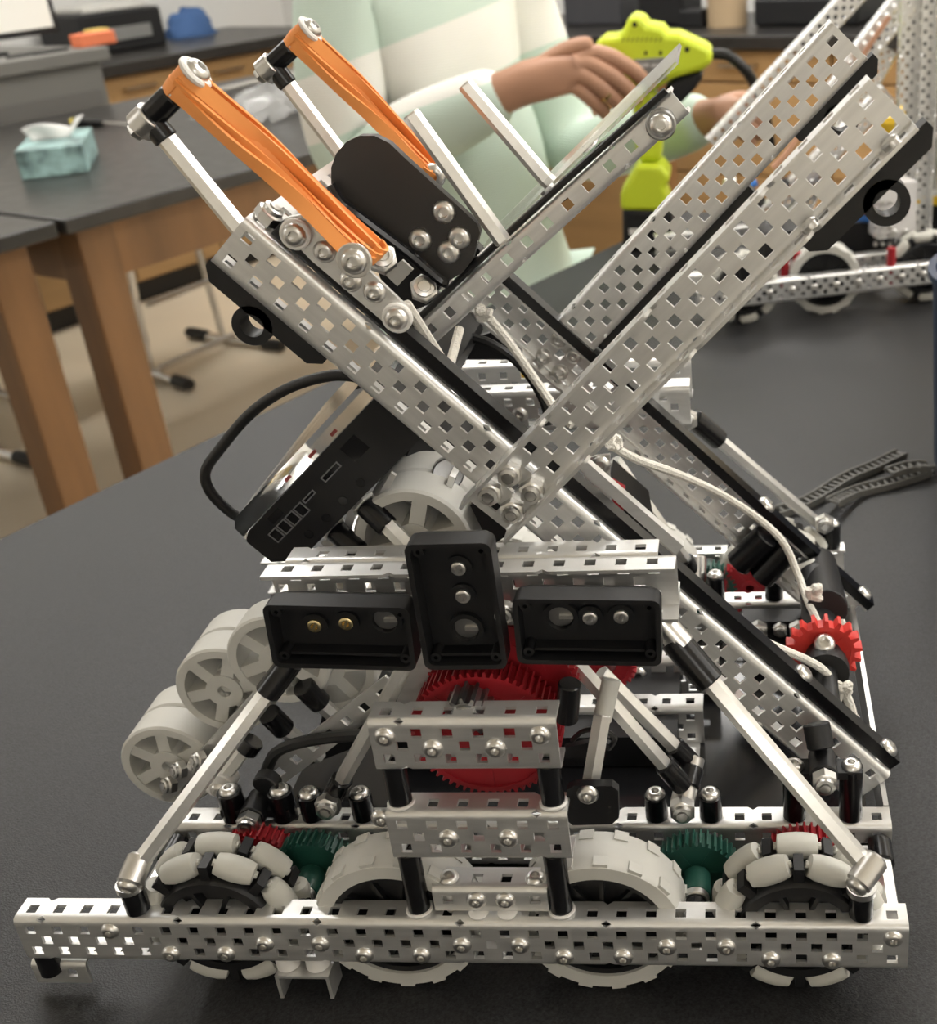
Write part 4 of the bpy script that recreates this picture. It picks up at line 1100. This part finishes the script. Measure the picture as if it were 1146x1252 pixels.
# ---- tissue box
c0, c1 = RZ(27, 221, 900), RZ(109, 211, 900); cl = RZ(2, 196, 900)
ux = (c1 - c0).normalized(); uy = Vector((-ux.y, ux.x, 0)); Lx = (c1 - c0).length; Ly = 240.0; HT = 58
tb = rroot('tissue_box', 'teal patterned tissue box with a white tissue on the bench', 'tissue box', *((c0 + ux * Lx / 2 + uy * Ly / 2)[:2]), 900)
TEAL = mat('teal_print', (0.25, 0.38, 0.37), 0.5, 0, noise=0.7, nscale=26)
RM().prism([c0, c0 + ux * Lx, c0 + ux * Lx + uy * Ly, c0 + uy * Ly], (0, 0, HT)).build('carton', TEAL, tb, 0, bevel=3)
tm = RM(); n = 16; vs = []; fs = []
cc = c0 + ux * Lx * .45 + uy * Ly * .5 + Vector((0, 0, HT))
for i in range(n + 1):
    u = i / n
    for j in range(5):
        v = j / 4
        w_ = (u - .5) * (70 + 60 * v)
        vs.append(cc + ux * (w_ + 10 * v) + uy * (7 * math.sin(u * 7 + v * 2) * (.35 + v)) + Vector((0, 0, -2 + v * (20 + 17 * abs(math.sin(u * 3.6 + .4)) + (12 if u > .85 else 0)))))
for i in range(n):
    for j in range(4): fs.append((i * 5 + j, (i + 1) * 5 + j, (i + 1) * 5 + j + 1, i * 5 + j + 1))
tm.add(vs, fs); to_ = tm.build('tissue', mat('tissue_white', (.85, .84, .82), .9), tb, 60)
sm = to_.modifiers.new('thick', 'SOLIDIFY'); sm.thickness = .0012
# ---- screwdriver
s0, s1, s2_ = RZ(91, 149, 911), RZ(126, 150, 911), RZ(156, 152, 911)
sd = rroot('screwdriver', 'screwdriver with a black and yellow handle lying on the bench', 'screwdriver', s0.x, s0.y, 900)
RM().lathe([(0, 0), (9, .02), (11, .2), (9, .55), (11, .8), (7, 1), (0, 1)], s0, s1, 14).build('handle', BLKM, sd)
RM().lathe([(0, 0), (8, .0), (9.4, .5), (9.2, 1), (0, 1)], s0 - (s1 - s0).normalized() * 10, s0 + (s1 - s0).normalized() * 4, 14).build('handle_cap', mat('cap_yellow', (.75, .62, .12), .4), sd)
RM().cyl(s1, s2_, 3, n=8).build('blade', STEEL, sd)
# ---- metal rails and crumpled bag on the bench
a, b = RZ(262, 112, 912), RZ(395, 82, 912)
tag(RM().tube([a, b], 9, 6).build('metal_bar', STEEL), 'long silver metal bar lying on the bench behind the crumpled bag', 'bar')
a, b = RZ(395, 112, 912), RZ(450, 100, 912)
tag(RM().tube([a, b], 10, 6).build('metal_bar', STEEL), 'short silver metal bar lying on the bench beside the crumpled bag', 'bar')
bag = RM(); rnd = random.Random(4); c = RZ(332, 140, 900); nn = 13; vs = []; fs = []
for i in range(nn):
    for j in range(nn):
        u, v = i / (nn - 1) * 2 - 1, j / (nn - 1) * 2 - 1; rr_ = max(abs(u), abs(v))
        vs.append(c + Vector((u * 120 + rnd.uniform(-12, 12), v * 150 + rnd.uniform(-12, 12), 2 + (1 - rr_) * 75 + rnd.uniform(0, 26))))
for i in range(nn - 1):
    for j in range(nn - 1): fs.append((i * nn + j, (i + 1) * nn + j, (i + 1) * nn + j + 1, i * nn + j + 1))
bag.add(vs, fs); bo = bag.build('plastic_bag', mat('clear_bag', (.5, .5, .49), .12, alpha=.28), None, 0)
sm = bo.modifiers.new('thick', 'SOLIDIFY'); sm.thickness = .0006
tag(bo, 'crumpled clear plastic bag lying on the bench', 'bag')
# ---- monitor on the grey desk
mz = gz
mn = rroot('monitor', 'bright flat monitor standing on the grey desk', 'monitor', -2990, db1 - 300, gz)
q1 = RA(66, 40, -2990)
RM().bx(-3010, -2985, q1.y - 560, q1.y + 18, gz + 40, gz + 400).build('bezel', BLKM, mn, 0, bevel=4)
RM().bx(-2985, -2983, q1.y - 545, q1.y, gz + 58, gz + 385).build('screen', mat('lit_screen', (.6, .58, .52), .4, emis=((1, .95, .85), .35)), mn, 0)
RM().bx(-3070, -2950, q1.y - 380, q1.y - 180, gz, gz + 12).build('stand_base', BLKM, mn, 0, bevel=3)
RM().bx(-3030, -3010, q1.y - 300, q1.y - 260, gz + 12, gz + 200).build('stand_neck', BLKM, mn, 0)
cb = [RA(2, 48, -2860), RA(20, 38, -2860), RA(35, 42, -2860), RA(60, 42, -2860), RA(82, 52, -2850), RA(70, 60, -2845), RA(45, 56, -2845), RA(35, 46, -2850)]
for p_ in cb: p_.z = gz + 4.5
tag(RM().tube(smoothpath(cb, 6), 4, 8).build('monitor_cable', RUB), 'black cable curled on the grey desk before the monitor', 'cable')
# ---- clutter on the desk end and the counters
def clutter(name, label, cat, ctr, size, m_, bev=6, rot=0.0):
    mb = RM(); mb.box(Vector((ctr[0], ctr[1], ctr[2] + size[2] / 2)), size, Matrix.Rotation(rot, 3, 'Z'))
    return tag(mb.build(name, m_, None, 0, bevel=bev), label, cat)
p = RA(116, 45, -2860); clutter('marker_box', 'small orange box on the end of the grey desk', 'box', (-2870, p.y, gz), (50, 120, 36), mat('orange_card', (.75, .20, .09), .5), 4)
p = RA(136, 38, -2860); clutter('note_block', 'yellow note block beside the orange box on the desk', 'note block', (-2920, p.y - 8, gz), (45, 60, 40), mat('yellow_card', (.66, .50, .12), .5), 3)
def on_left(px, py): return RZ(px, py, 905)
p = on_left(165, 62); pr = rroot('printer', 'black desktop printer on the side counter', 'printer', p.x - 150, p.y, 905)
RM().bx(p.x - 330, p.x - 30, p.y - 190, p.y + 190, 905, 1060).build('printer_body', BLKM, pr, 0, bevel=12)
RM().bx(p.x - 300, p.x - 60, p.y - 150, p.y + 150, 1060.5, 1082).build('paper_tray', GRYP, pr, 0, bevel=5)
RM().bx(p.x - 29, p.x - 22, p.y - 120, p.y + 120, 950, 1000).build('output_slot', mat('slot_grey', (.2, .2, .19), .5), pr, 0, bevel=2)
p = on_left(222, 44); p.x += 130; mb = RM(); rnd = random.Random(9)
vs = []; fs = []; N1, N2 = 14, 8
for j in range(N2 + 1):
    for i in range(N1):
        th = 2 * math.pi * i / N1; ph = math.pi / 2 * j / N2; rr_ = 1 + rnd.uniform(-.14, .14)
        vs.append((p.x - 60 + 75 * rr_ * math.cos(th) * math.cos(ph * .96), p.y + 130 * rr_ * math.sin(th) * math.cos(ph * .96), 905 + 110 * rr_ * math.sin(ph)))
for j in range(N2):
    for i in range(N1): fs.append((j * N1 + i, j * N1 + (i + 1) % N1, (j + 1) * N1 + (i + 1) % N1, (j + 1) * N1 + i))
fs.append(tuple(N2 * N1 + i for i in range(N1))); fs.append(tuple(range(N1))[::-1])
mb.add(vs, fs); tag(mb.build('cloth_bag', mat('blue_cloth', (.06, .13, .30), .8), None, 60), 'crumpled blue cloth bag on the side counter', 'bag')
p = on_left(292, 28); cbx = rroot('cardboard_box', 'brown cardboard box on the side counter behind the blue bag', 'box', p.x - 180, p.y, 905)
CARD = mat('cardboard', (.36, .28, .19), .8)
RM().bx(p.x - 330, p.x - 40, p.y - 260, p.y + 240, 905, 1160).build('carton', CARD, cbx, 0, bevel=3)
RM().bx(p.x - 40, p.x - 38.5, p.y - 40, p.y + 110, 985, 1030).build('handle_slot', mat('slot_dark', (.09, .07, .05), .8), cbx, 0)
p = on_left(348, 22); clutter('plastic_tub', 'small bright blue plastic tub beside the cardboard box', 'tub', (p.x + 60, p.y + 60, 905), (110, 120, 80), mat('royal_blue', (.02, .06, .32), .4), 8)
p = on_left(175, 52); tag(RM().tube([on_left(150, 55) + Vector((0, 0, 7)), on_left(190, 48) + Vector((0, 0, 7))], 6, 8).build('metal_rod', STEEL), 'thin bright metal rod lying on the side counter', 'rod')
def on_back(px, h=905): return RZ(px, 34, h)
p = on_back(880); tag(RM().lathe([(0, 0), (70, 0), (70, 1), (45, 1), (45, .3), (0, .3)], (p.x, p.y + 60, 905), (p.x, p.y + 60, 1030), 28).build('tape_roll', mat('tan_roll', (.45, .33, .2), .7)), 'brown paper roll standing on the back counter', 'roll')
p = on_back(960); tbn = rroot('storage_tub', 'black storage tub with blue contents on the back counter', 'tub', p.x, p.y + 140, 905)
RM().bx(p.x - 130, p.x + 250, p.y + 20, p.y + 300, 905, 1000).build('tub', BLKM, tbn, 0, bevel=14)
RM().bx(p.x - 110, p.x + 230, p.y + 40, p.y + 280, 1000.5, 1030).build('contents', mat('blue_parts', (.03, .10, .42), .5, noise=.5, nscale=30), tbn, 0, bevel=8)
p = on_back(800); clutter('speaker', 'black box shaped speaker on the back counter', 'speaker', (p.x, p.y + 120, 905), (190, 150, 130), BLKM, 10)
p = on_back(730); clutter('equipment_box', 'dark grey equipment case on the back counter beside the speaker', 'case', (p.x - 60, p.y + 150, 905), (260, 180, 150), mat('dark_case', (.05, .05, .055), .5), 10)
p = on_back(1065); clutter('parts_box', 'olive green parts box on the back counter', 'box', (p.x + 130, p.y + 130, 905), (150, 160, 120), mat('olive_box', (.20, .19, .07), .6), 8)
p = on_back(845); clutter('charger', 'small black charger on the back counter beside the paper roll', 'charger', (p.x, p.y + 40, 905), (90, 80, 60), BLKM, 8)
for px in (1125,):
    p = on_back(px); p.x += 160; tag(RM().lathe([(0, 0), (50, 0), (50, .7), (20, .85), (20, 1), (0, 1)], (p.x, p.y + 90, 905), (p.x, p.y + 90, 1120), 20).build('jar', mat('dark_jar', (.06, .06, .055), .3), None), 'dark jar standing on the back counter beside the olive box', 'jar')
# ---- chrome chairs under the benches
def chair(label, fa, fb, fc, fd, seat=True, group=None):
    """chrome frame on two floor runners; fa-fb and fc-fd are the ends of the runners (room points)"""
    cx = (fa + fb + fc + fd) / 4
    t = rroot('stool', label, 'stool', cx.x, cx.y, 0, group)
    up = Vector((0, 0, 17))
    for p, q in ((fa, fb), (fc, fd)):
        RM().tube([p + up, q + up], 15, 10).build('floor_runner', CHROME, t)
        for e, f in ((p, q), (q, p)):
            d = (f - e).normalized(); RM().lathe([(0, 0), (18, 0), (21, .2), (20, 1), (0, 1)], e + up + Vector((0, 0, 7)) - d * 12, e + up + Vector((0, 0, 4)) + d * 80, 12).build('rubber_foot', BLKM, t)
    m1, m2 = (fa + fb) / 2, (fc + fd) / 2
    RM().tube([m1 + up * 2.2, m2 + up * 2.2], 11, 10).build('cross_tube', CHROME, t)
    for m_, k in ((fa.lerp(fb, .62), fc.lerp(fd, .62)), (fc.lerp(fd, .62), fa.lerp(fb, .62))):
        RM().tube([m_ + up, m_.lerp(k, .12) + Vector((0, 0, 640))], 12, 10).build('leg', CHROME, t)
    RM().tube([m1.lerp(m2, .08) + Vector((0, 0, 250)), m2.lerp(m1, .08) + Vector((0, 0, 250))], 10, 10).build('footrest', CHROME, t)
    c = cx + Vector((0, 0, 640)); RM().lathe([(0, 0), (170, 0), (180, .3), (175, 1), (0, 1)], c, c + Vector((0, 0, 32)), 32).build('seat', mat('seat_black', (.03, .03, .03), .5), t)
    return t
chair('chrome stool with black rubber feet under the bench with the tissue box', RZ(232, 478, 0), RZ(160, 452, 0), RZ(344, 430, 0), RZ(235, 414, 0))
chair('chrome stool standing under the bench end that has no tissue box', RZ(45, 572, 0), RZ(-60, 545, 0), RZ(42, 500, 0), RZ(-40, 470, 0))

# ---- person holding a power tool
def skin(name, V, E, root_key, material, parent, lvl=2):
    keys = list(V); ix = {k: i for i, k in enumerate(keys)}
    me = bpy.data.meshes.new(name); me.from_pydata([W(V[k][0]) for k in keys], [(ix[a], ix[b]) for a, b in E], [])
    o = bpy.data.objects.new(name, me); COL.objects.link(o)
    sk = o.modifiers.new('skin', 'SKIN'); sk.use_smooth_shade = True; sk.branch_smoothing = .4
    for k in keys:
        r_ = V[k][1]; r_ = r_ if isinstance(r_, tuple) else (r_, r_)
        d = me.skin_vertices[0].data[ix[k]]; d.radius = (r_[0] / 1000, r_[1] / 1000); d.use_root = (k == root_key)
    ss = o.modifiers.new('sub', 'SUBSURF'); ss.levels = lvl; ss.render_levels = lvl
    dg = bpy.context.evaluated_depsgraph_get(); ev = o.evaluated_get(dg); m2_ = bpy.data.meshes.new_from_object(ev)
    o.modifiers.clear(); o.data = m2_; bpy.data.meshes.remove(me)
    m2_.name = name; m2_.materials.clear(); m2_.materials.append(material)
    m2_.polygons.foreach_set('use_smooth', [True] * len(m2_.polygons))
    c = sum((v.co for v in m2_.vertices), Vector()) / max(1, len(m2_.vertices))
    for v in m2_.vertices: v.co -= c
    put(o, Matrix.Translation(c), parent)
    return o
SKIN = mat('skin', (0.46, 0.25, 0.16), 0.5, noise=.05, nscale=20)
def sweater_mat():
    mt = mat('mint_and_white_knit', (0.60, 0.72, 0.63), 0.9)
    nt = mt.node_tree; b = nt.nodes['Principled BSDF']
    tc = nt.nodes.new('ShaderNodeTexCoord'); sp = nt.nodes.new('ShaderNodeSeparateXYZ'); nt.links.new(tc.outputs['Object'], sp.inputs[0])
    cr = nt.nodes.new('ShaderNodeValToRGB'); cr.color_ramp.interpolation = 'CONSTANT'
    mr = nt.nodes.new('ShaderNodeMapRange'); mr.inputs[1].default_value = -.4; mr.inputs[2].default_value = .4
    ma = nt.nodes.new('ShaderNodeMath'); ma.operation = 'MULTIPLY_ADD'; ma.inputs[1].default_value = -.28
    nt.links.new(sp.outputs['X'], ma.inputs[0]); nt.links.new(sp.outputs['Z'], ma.inputs[2]); nt.links.new(ma.outputs[0], mr.inputs[0]); nt.links.new(mr.outputs[0], cr.inputs[0])
    mint = (0.57, 0.68, 0.60, 1); wh = (0.80, 0.79, 0.74, 1)
    e = cr.color_ramp.elements; e[0].position = 0; e[0].color = mint; e[1].position = .50; e[1].color = wh
    n_ = e.new(.69); n_.color = mint
    nt.links.new(cr.outputs[0], b.inputs['Base Color'])
    wv = nt.nodes.new('ShaderNodeTexWave'); wv.inputs['Scale'].default_value = 90; wv.inputs['Distortion'].default_value = 1.2; wv.bands_direction = 'Z'
    bp = nt.nodes.new('ShaderNodeBump'); bp.inputs['Strength'].default_value = .25; bp.inputs['Distance'].default_value = .002
    nt.links.new(tc.outputs['Object'], wv.inputs[0]); nt.links.new(wv.outputs['Fac'], bp.inputs['Height']); nt.links.new(bp.outputs[0], b.inputs['Normal'])
    return mt, cr.color_ramp
KNIT, KNIT_RAMP = sweater_mat()
YT = PZ(790, 300, -LIFT).y                      # where the tool's foot touches the table
YH = YT - 55                                    # the near hand
HX, HY = PY(585, 300, 1).x, YT + 150            # the hips, behind the table edge
hip = PY(592, 330, YT + 170); hip.z = -60
PER = root('person', 'person in a mint and white knitted sweater holding a lime green power tool', 'person', (hip.x / 1000, hip.y / 1000, 0))
sh_dir = Vector((-.469, -.883, 0)); fwd = Vector((.883, -.469, 0))
chest = hip + Vector((-40, 0, 300)); neck = chest + Vector((5, 0, 150)) + fwd * 15; belly = hip + Vector((-18, 0, 150)) + fwd * 8
shR = chest + sh_dir * 165 + Vector((0, 0, 95)); shL = chest - sh_dir * 165 + Vector((0, 0, 95))
elR = PY(425, 205, YH + 60); wrR = PY(634, 104, YH); elL = PY(700, 190, YT + 260); wrL = PY(880, 140, YT + 30)
head = neck + Vector((0, 0, 150)) + fwd * 25
BV = {'pelvis': (hip + Vector((0, 0, -40)), (110, 85)), 'belly': (belly, (115, 88)), 'chest': (chest, (130, 90)), 'neck': (neck, 50), 'throat': (neck + Vector((0, 0, 55)) + fwd * 12, 48),
      'chin': (head + Vector((0, 0, -30)) + fwd * 18, (66, 70)), 'head': (head + Vector((0, 0, 35)), (78, 92)), 'crown': (head + Vector((0, 0, 95)), (52, 62)),
      'shR': (shR, 52), 'elR': (elR, 38), 'faR': (elR.lerp(wrR, .55), 33), 'wrR': (wrR, (30, 26)), 'shL': (shL, 52), 'elL': (elL, 38), 'faL': (elL.lerp(wrL, .55), 32), 'wrL': (wrL, (30, 26))}
BE = [('pelvis', 'belly'), ('belly', 'chest'), ('chest', 'neck'), ('neck', 'throat'), ('throat', 'chin'), ('chin', 'head'), ('head', 'crown'), ('chest', 'shR'), ('shR', 'elR'), ('elR', 'faR'), ('faR', 'wrR'), ('chest', 'shL'), ('shL', 'elL'), ('elL', 'faL'), ('faL', 'wrL')]
for sd_, nm in ((1, 'R'), (-1, 'L')):
    h0 = hip + sh_dir * (95 * sd_) + Vector((0, 0, -110)); kn = h0 + Vector((0, 0, -400)) + fwd * 20; an = Vector((kn.x, kn.y, -LIFT - 820)) - fwd * 10
    BV.update({'hp' + nm: (h0, 74), 'kn' + nm: (kn, 56), 'cf' + nm: (kn.lerp(an, .4), 52), 'an' + nm: (an, 38), 'ft' + nm: (Vector((an.x, an.y, -LIFT - 868)) + fwd * 110, (38, 26))})
    BE += [('pelvis', 'hp' + nm), ('hp' + nm, 'kn' + nm), ('kn' + nm, 'cf' + nm), ('cf' + nm, 'an' + nm), ('an' + nm, 'ft' + nm)]
# the hands: palm and five fingers each, growing out of the wrists
def hand(nm, wr, pts, thumb, Y):
    BV['pa' + nm] = (wr.lerp(PY(*pts[1][0][:2], Y), .55), (32, 24)); BE.append(('wr' + nm, 'pa' + nm))
    for i, fg in enumerate(pts + [thumb]):
        pk = 'pa' + nm
        for j, (x, y, dy) in enumerate(fg):
            k = f'f{nm}{i}{j}'; BV[k] = (PY(x, y, Y + dy), ((14, 12, 10.5, 9.0) if i < 4 else (16, 14, 12, 10))[j]); BE.append((pk, k)); pk = k
hand('R', wrR, [[(724, 64, 6), (752, 72, -2), (776, 86, 0), (795, 106, 10)], [(722, 78, -2), (748, 92, -10), (768, 108, -4), (784, 124, 12)],
                [(716, 92, -6), (738, 108, -12), (754, 122, -4), (764, 136, 12)], [(706, 104, -6), (724, 120, -10), (736, 132, -2), (742, 142, 14)]],
     [(668, 74, 8), (692, 62, 4), (712, 55, 2), (727, 53, 4)], YH)
hand('L', wrL, [[(904, 128, 8), (918, 128, 0), (930, 134, 0), (938, 144, 6)], [(906, 138, 0), (920, 140, -8), (930, 148, -6), (936, 158, 4)],
                [(906, 147, -4), (918, 152, -10), (926, 160, -6), (930, 170, 6)], [(902, 156, -4), (912, 162, -8), (918, 170, -4), (920, 178, 6)]],
     [(892, 128, 24), (906, 122, 34), (918, 122, 40), (928, 126, 44)], YT + 30)
body_ = skin('body', BV, BE, 'pelvis', SKIN, PER)
q = PY(742, 114, YH - 8); ax = (PY(738, 108, YH - 12) - PY(754, 122, YH - 4)).normalized()
MB().lathe([(10.6, -2.4), (12, -2.2), (12, 2.2), (10.6, 2.4), (10.6, -2.4)], q, q + ax, 24).build('finger_ring', mat('gold', (.83, .60, .25), .2, 1), PER)
SV = {'low': (hip + Vector((6, 0, -95)), (180, 150)), 'hem': (hip + Vector((0, 0, 10)), (172, 140)), 'belly': (belly, (156, 122)), 'chest': (chest, (155, 112)), 'collar': (neck + Vector((0, 0, -25)), (72, 66)),
      'shR': (shR, 74), 'upR': (shR.lerp(elR, .5), 66), 'elR': (elR, 60), 'faR': (elR.lerp(wrR, .6), 53), 'cuR': (elR.lerp(wrR, .95), 38),
      'shL': (shL, 74), 'upL': (shL.lerp(elL, .5), 66), 'elL': (elL, 58), 'faL': (elL.lerp(wrL, .6), 50), 'cuL': (elL.lerp(wrL, .95), 38)}
SE = [('low', 'hem'), ('hem', 'belly'), ('belly', 'chest'), ('chest', 'collar'), ('chest', 'shR'), ('shR', 'upR'), ('upR', 'elR'), ('elR', 'faR'), ('faR', 'cuR'), ('chest', 'shL'), ('shL', 'upL'), ('upL', 'elL'), ('elL', 'faL'), ('faL', 'cuL')]
swo = skin('sweater', SV, SE, 'hem', KNIT, PER)
sc_ = WORLD[swo.name].translation
for el, (px_, py_, Y_) in zip(KNIT_RAMP.elements[1:], ((612, 92, YH + 40), (540, 30, hip.y - 110))):
    q = W(PY(px_, py_, Y_)) - sc_; el.position = (q.z - .28 * q.x + .4) / .8
TV = {'top': (hip + Vector((0, 0, -20)), (128, 100))}; TE = []
for nm in 'RL':
    for k, r_ in (('hp', 90), ('kn', 64), ('cf', 60)): TV[k + nm] = (BV[k + nm][0], r_)
    TV['an' + nm] = (BV['an' + nm][0] + Vector((0, 0, 20)), 54); TE += [('top', 'hp' + nm), ('hp' + nm, 'kn' + nm), ('kn' + nm, 'cf' + nm), ('cf' + nm, 'an' + nm)]
skin('trousers', TV, TE, 'top', mat('blue_denim', (.05, .07, .12), .8), PER)
HAIR = mat('dark_hair', (.025, .016, .011), .45)
skin('hair', {'a': (head + Vector((0, 0, 70)) - fwd * 22, (88, 88)), 'b': (head + Vector((0, 0, 10)) - fwd * 50, (82, 62)), 'c': (head + Vector((0, 0, -90)) - fwd * 62, (72, 44)), 'd': (head + Vector((0, 0, -200)) - fwd * 80, (52, 26))}, [('a', 'b'), ('b', 'c'), ('c', 'd')], 'a', HAIR, PER)
fc = head + fwd * 82
MB().lathe([(0, 0), (11, .15), (15, .8), (0, 1)], fc + Vector((0, 0, 28)) - fwd * 6, fc + Vector((0, 0, -14)) + fwd * 16, 10).build('nose', SKIN, PER)
for s_ in (-1, 1):
    q = head + fwd * 78 + sh_dir * (31 * s_) + Vector((0, 0, 28)); MB().lathe([(0, -9), (7, -6), (9, 0), (7, 6), (0, 9)], q, q + fwd, 12).build('eye', mat('eye_dark', (.03, .02, .015), .2), PER)
    q = head + sh_dir * (82 * s_) + Vector((0, 0, 12)); MB().lathe([(0, -5), (20, -5), (26, 0), (18, 6), (8, 3), (0, 3)], q, q + sh_dir * s_, 16).build('ear', SKIN, PER)
q = head + fwd * 80 + Vector((0, 0, -38)); MB().tube([q - sh_dir * 24 - fwd * 6, q + fwd * 3, q + sh_dir * 24 - fwd * 6], 5, 8).build('mouth', mat('lips', (.40, .13, .11), .4), PER)
# ---- the lime green power tool
LIME = mat('lime_plastic', (0.62, 0.74, 0.035), 0.42)
pc = PY(785, 150, YT)
TOOL = root('power_tool', 'lime green and black corded power tool held upright in the hand', 'power tool', W((PZ(790, 300, -LIFT))))
T4 = lambda L: [(600 + x / 2.865, y / 2.865) for x, y in L]
def tp(name, pts, y0, y1, m_, bev, parent=TOOL, label=None):
    o = MB().prism([PY(x, y, YT) + Vector((0, y0, 0)) for x, y in pts], (0, y1 - y0, 0)).build(name, m_, parent, 30, label)
    bv = o.modifiers.new('bevel', 'BEVEL'); bv.width = bev / 1000; bv.segments = 3; bv.limit_method = 'ANGLE'; bv.angle_limit = math.radians(50)
    return o
hs = tp('housing', T4([(372, 175), (378, 140), (402, 120), (462, 116), (488, 58), (506, 45), (538, 48), (556, 76), (606, 84), (626, 108), (664, 108), (776, 160), (780, 208), (742, 236), (650, 262), (575, 305), (500, 305), (430, 262)]), -34, 34, LIME, 8)
tp('name_panel', T4([(462, 200), (615, 188), (622, 262), (560, 285), (500, 262)]), -36.5, -33, mat('panel_grey', (.22, .22, .21), .4), 1.5, hs)
for i in range(3):
    x = 480 + 44 * i; tp('panel_stripe', T4([(x, 212), (x + 36, 209), (x + 37, 222), (x + 2, 225)]), -37.2, -36, mat('panel_light', (.5, .5, .5), .4), .3, hs)
for x, y in ((512, 76), (692, 162)):
    q = PY(600 + x / 2.865, y / 2.865, YT) + Vector((0, -34, 0)); MB().rcyl(q + Vector((0, 1, 0)), q + Vector((0, -.8, 0)), 3.2, 14, .2).build('housing_screw', BLKM, hs)
for i in range(9):
    x = 466 + i * 16; tp('vent_slot', T4([(x, 136), (x + 6, 136), (x + 14, 120), (x + 8, 120)]), -34.6, -33.6, mat('vent_olive', (.30, .36, .03), .5), .1, hs)
for x in (452, 545, 596): tp('vent_slot', T4([(x, 168), (x + 10, 167), (x + 9, 180), (x + 1, 181)]), -34.8, -33.6, BLKM, .1, hs)
tp('nose', T4([(640, 275), (740, 238), (748, 262), (720, 300), (670, 352), (630, 340), (610, 300)]), -26, 26, BLKM, 6)
tp('grip', T4([(505, 300), (580, 300), (610, 420), (600, 560), (520, 560), (500, 430)]), -22, 22, LIME, 10)
tp('trigger', T4([(596, 330), (622, 350), (620, 400), (600, 410)]), -10, 10, BLKM, 3)
tp('foot_collar', T4([(462, 660), (520, 560), (602, 560), (625, 590), (635, 610), (612, 640), (640, 720), (462, 716)]), -36, 36, LIME, 6)
tp('battery', T4([(468, 712), (640, 716), (640, 858), (470, 858)]), -36, 36, BLKM, 6)
tp('battery_label', T4([(492, 778), (540, 776), (540, 800), (494, 800)]), -37, -35.6, WHT, .2)
q0 = PY(868, 66, YT)
MB().tube(smoothpath([q0, PY(890, 68, YT), PY(908, 82, YT), PY(921, 100, YT + 10), PY(935, 135, YT + 40), PY(945, 190, YT + 60)], 6), 7.0, 12).build('cord', RUB, TOOL)
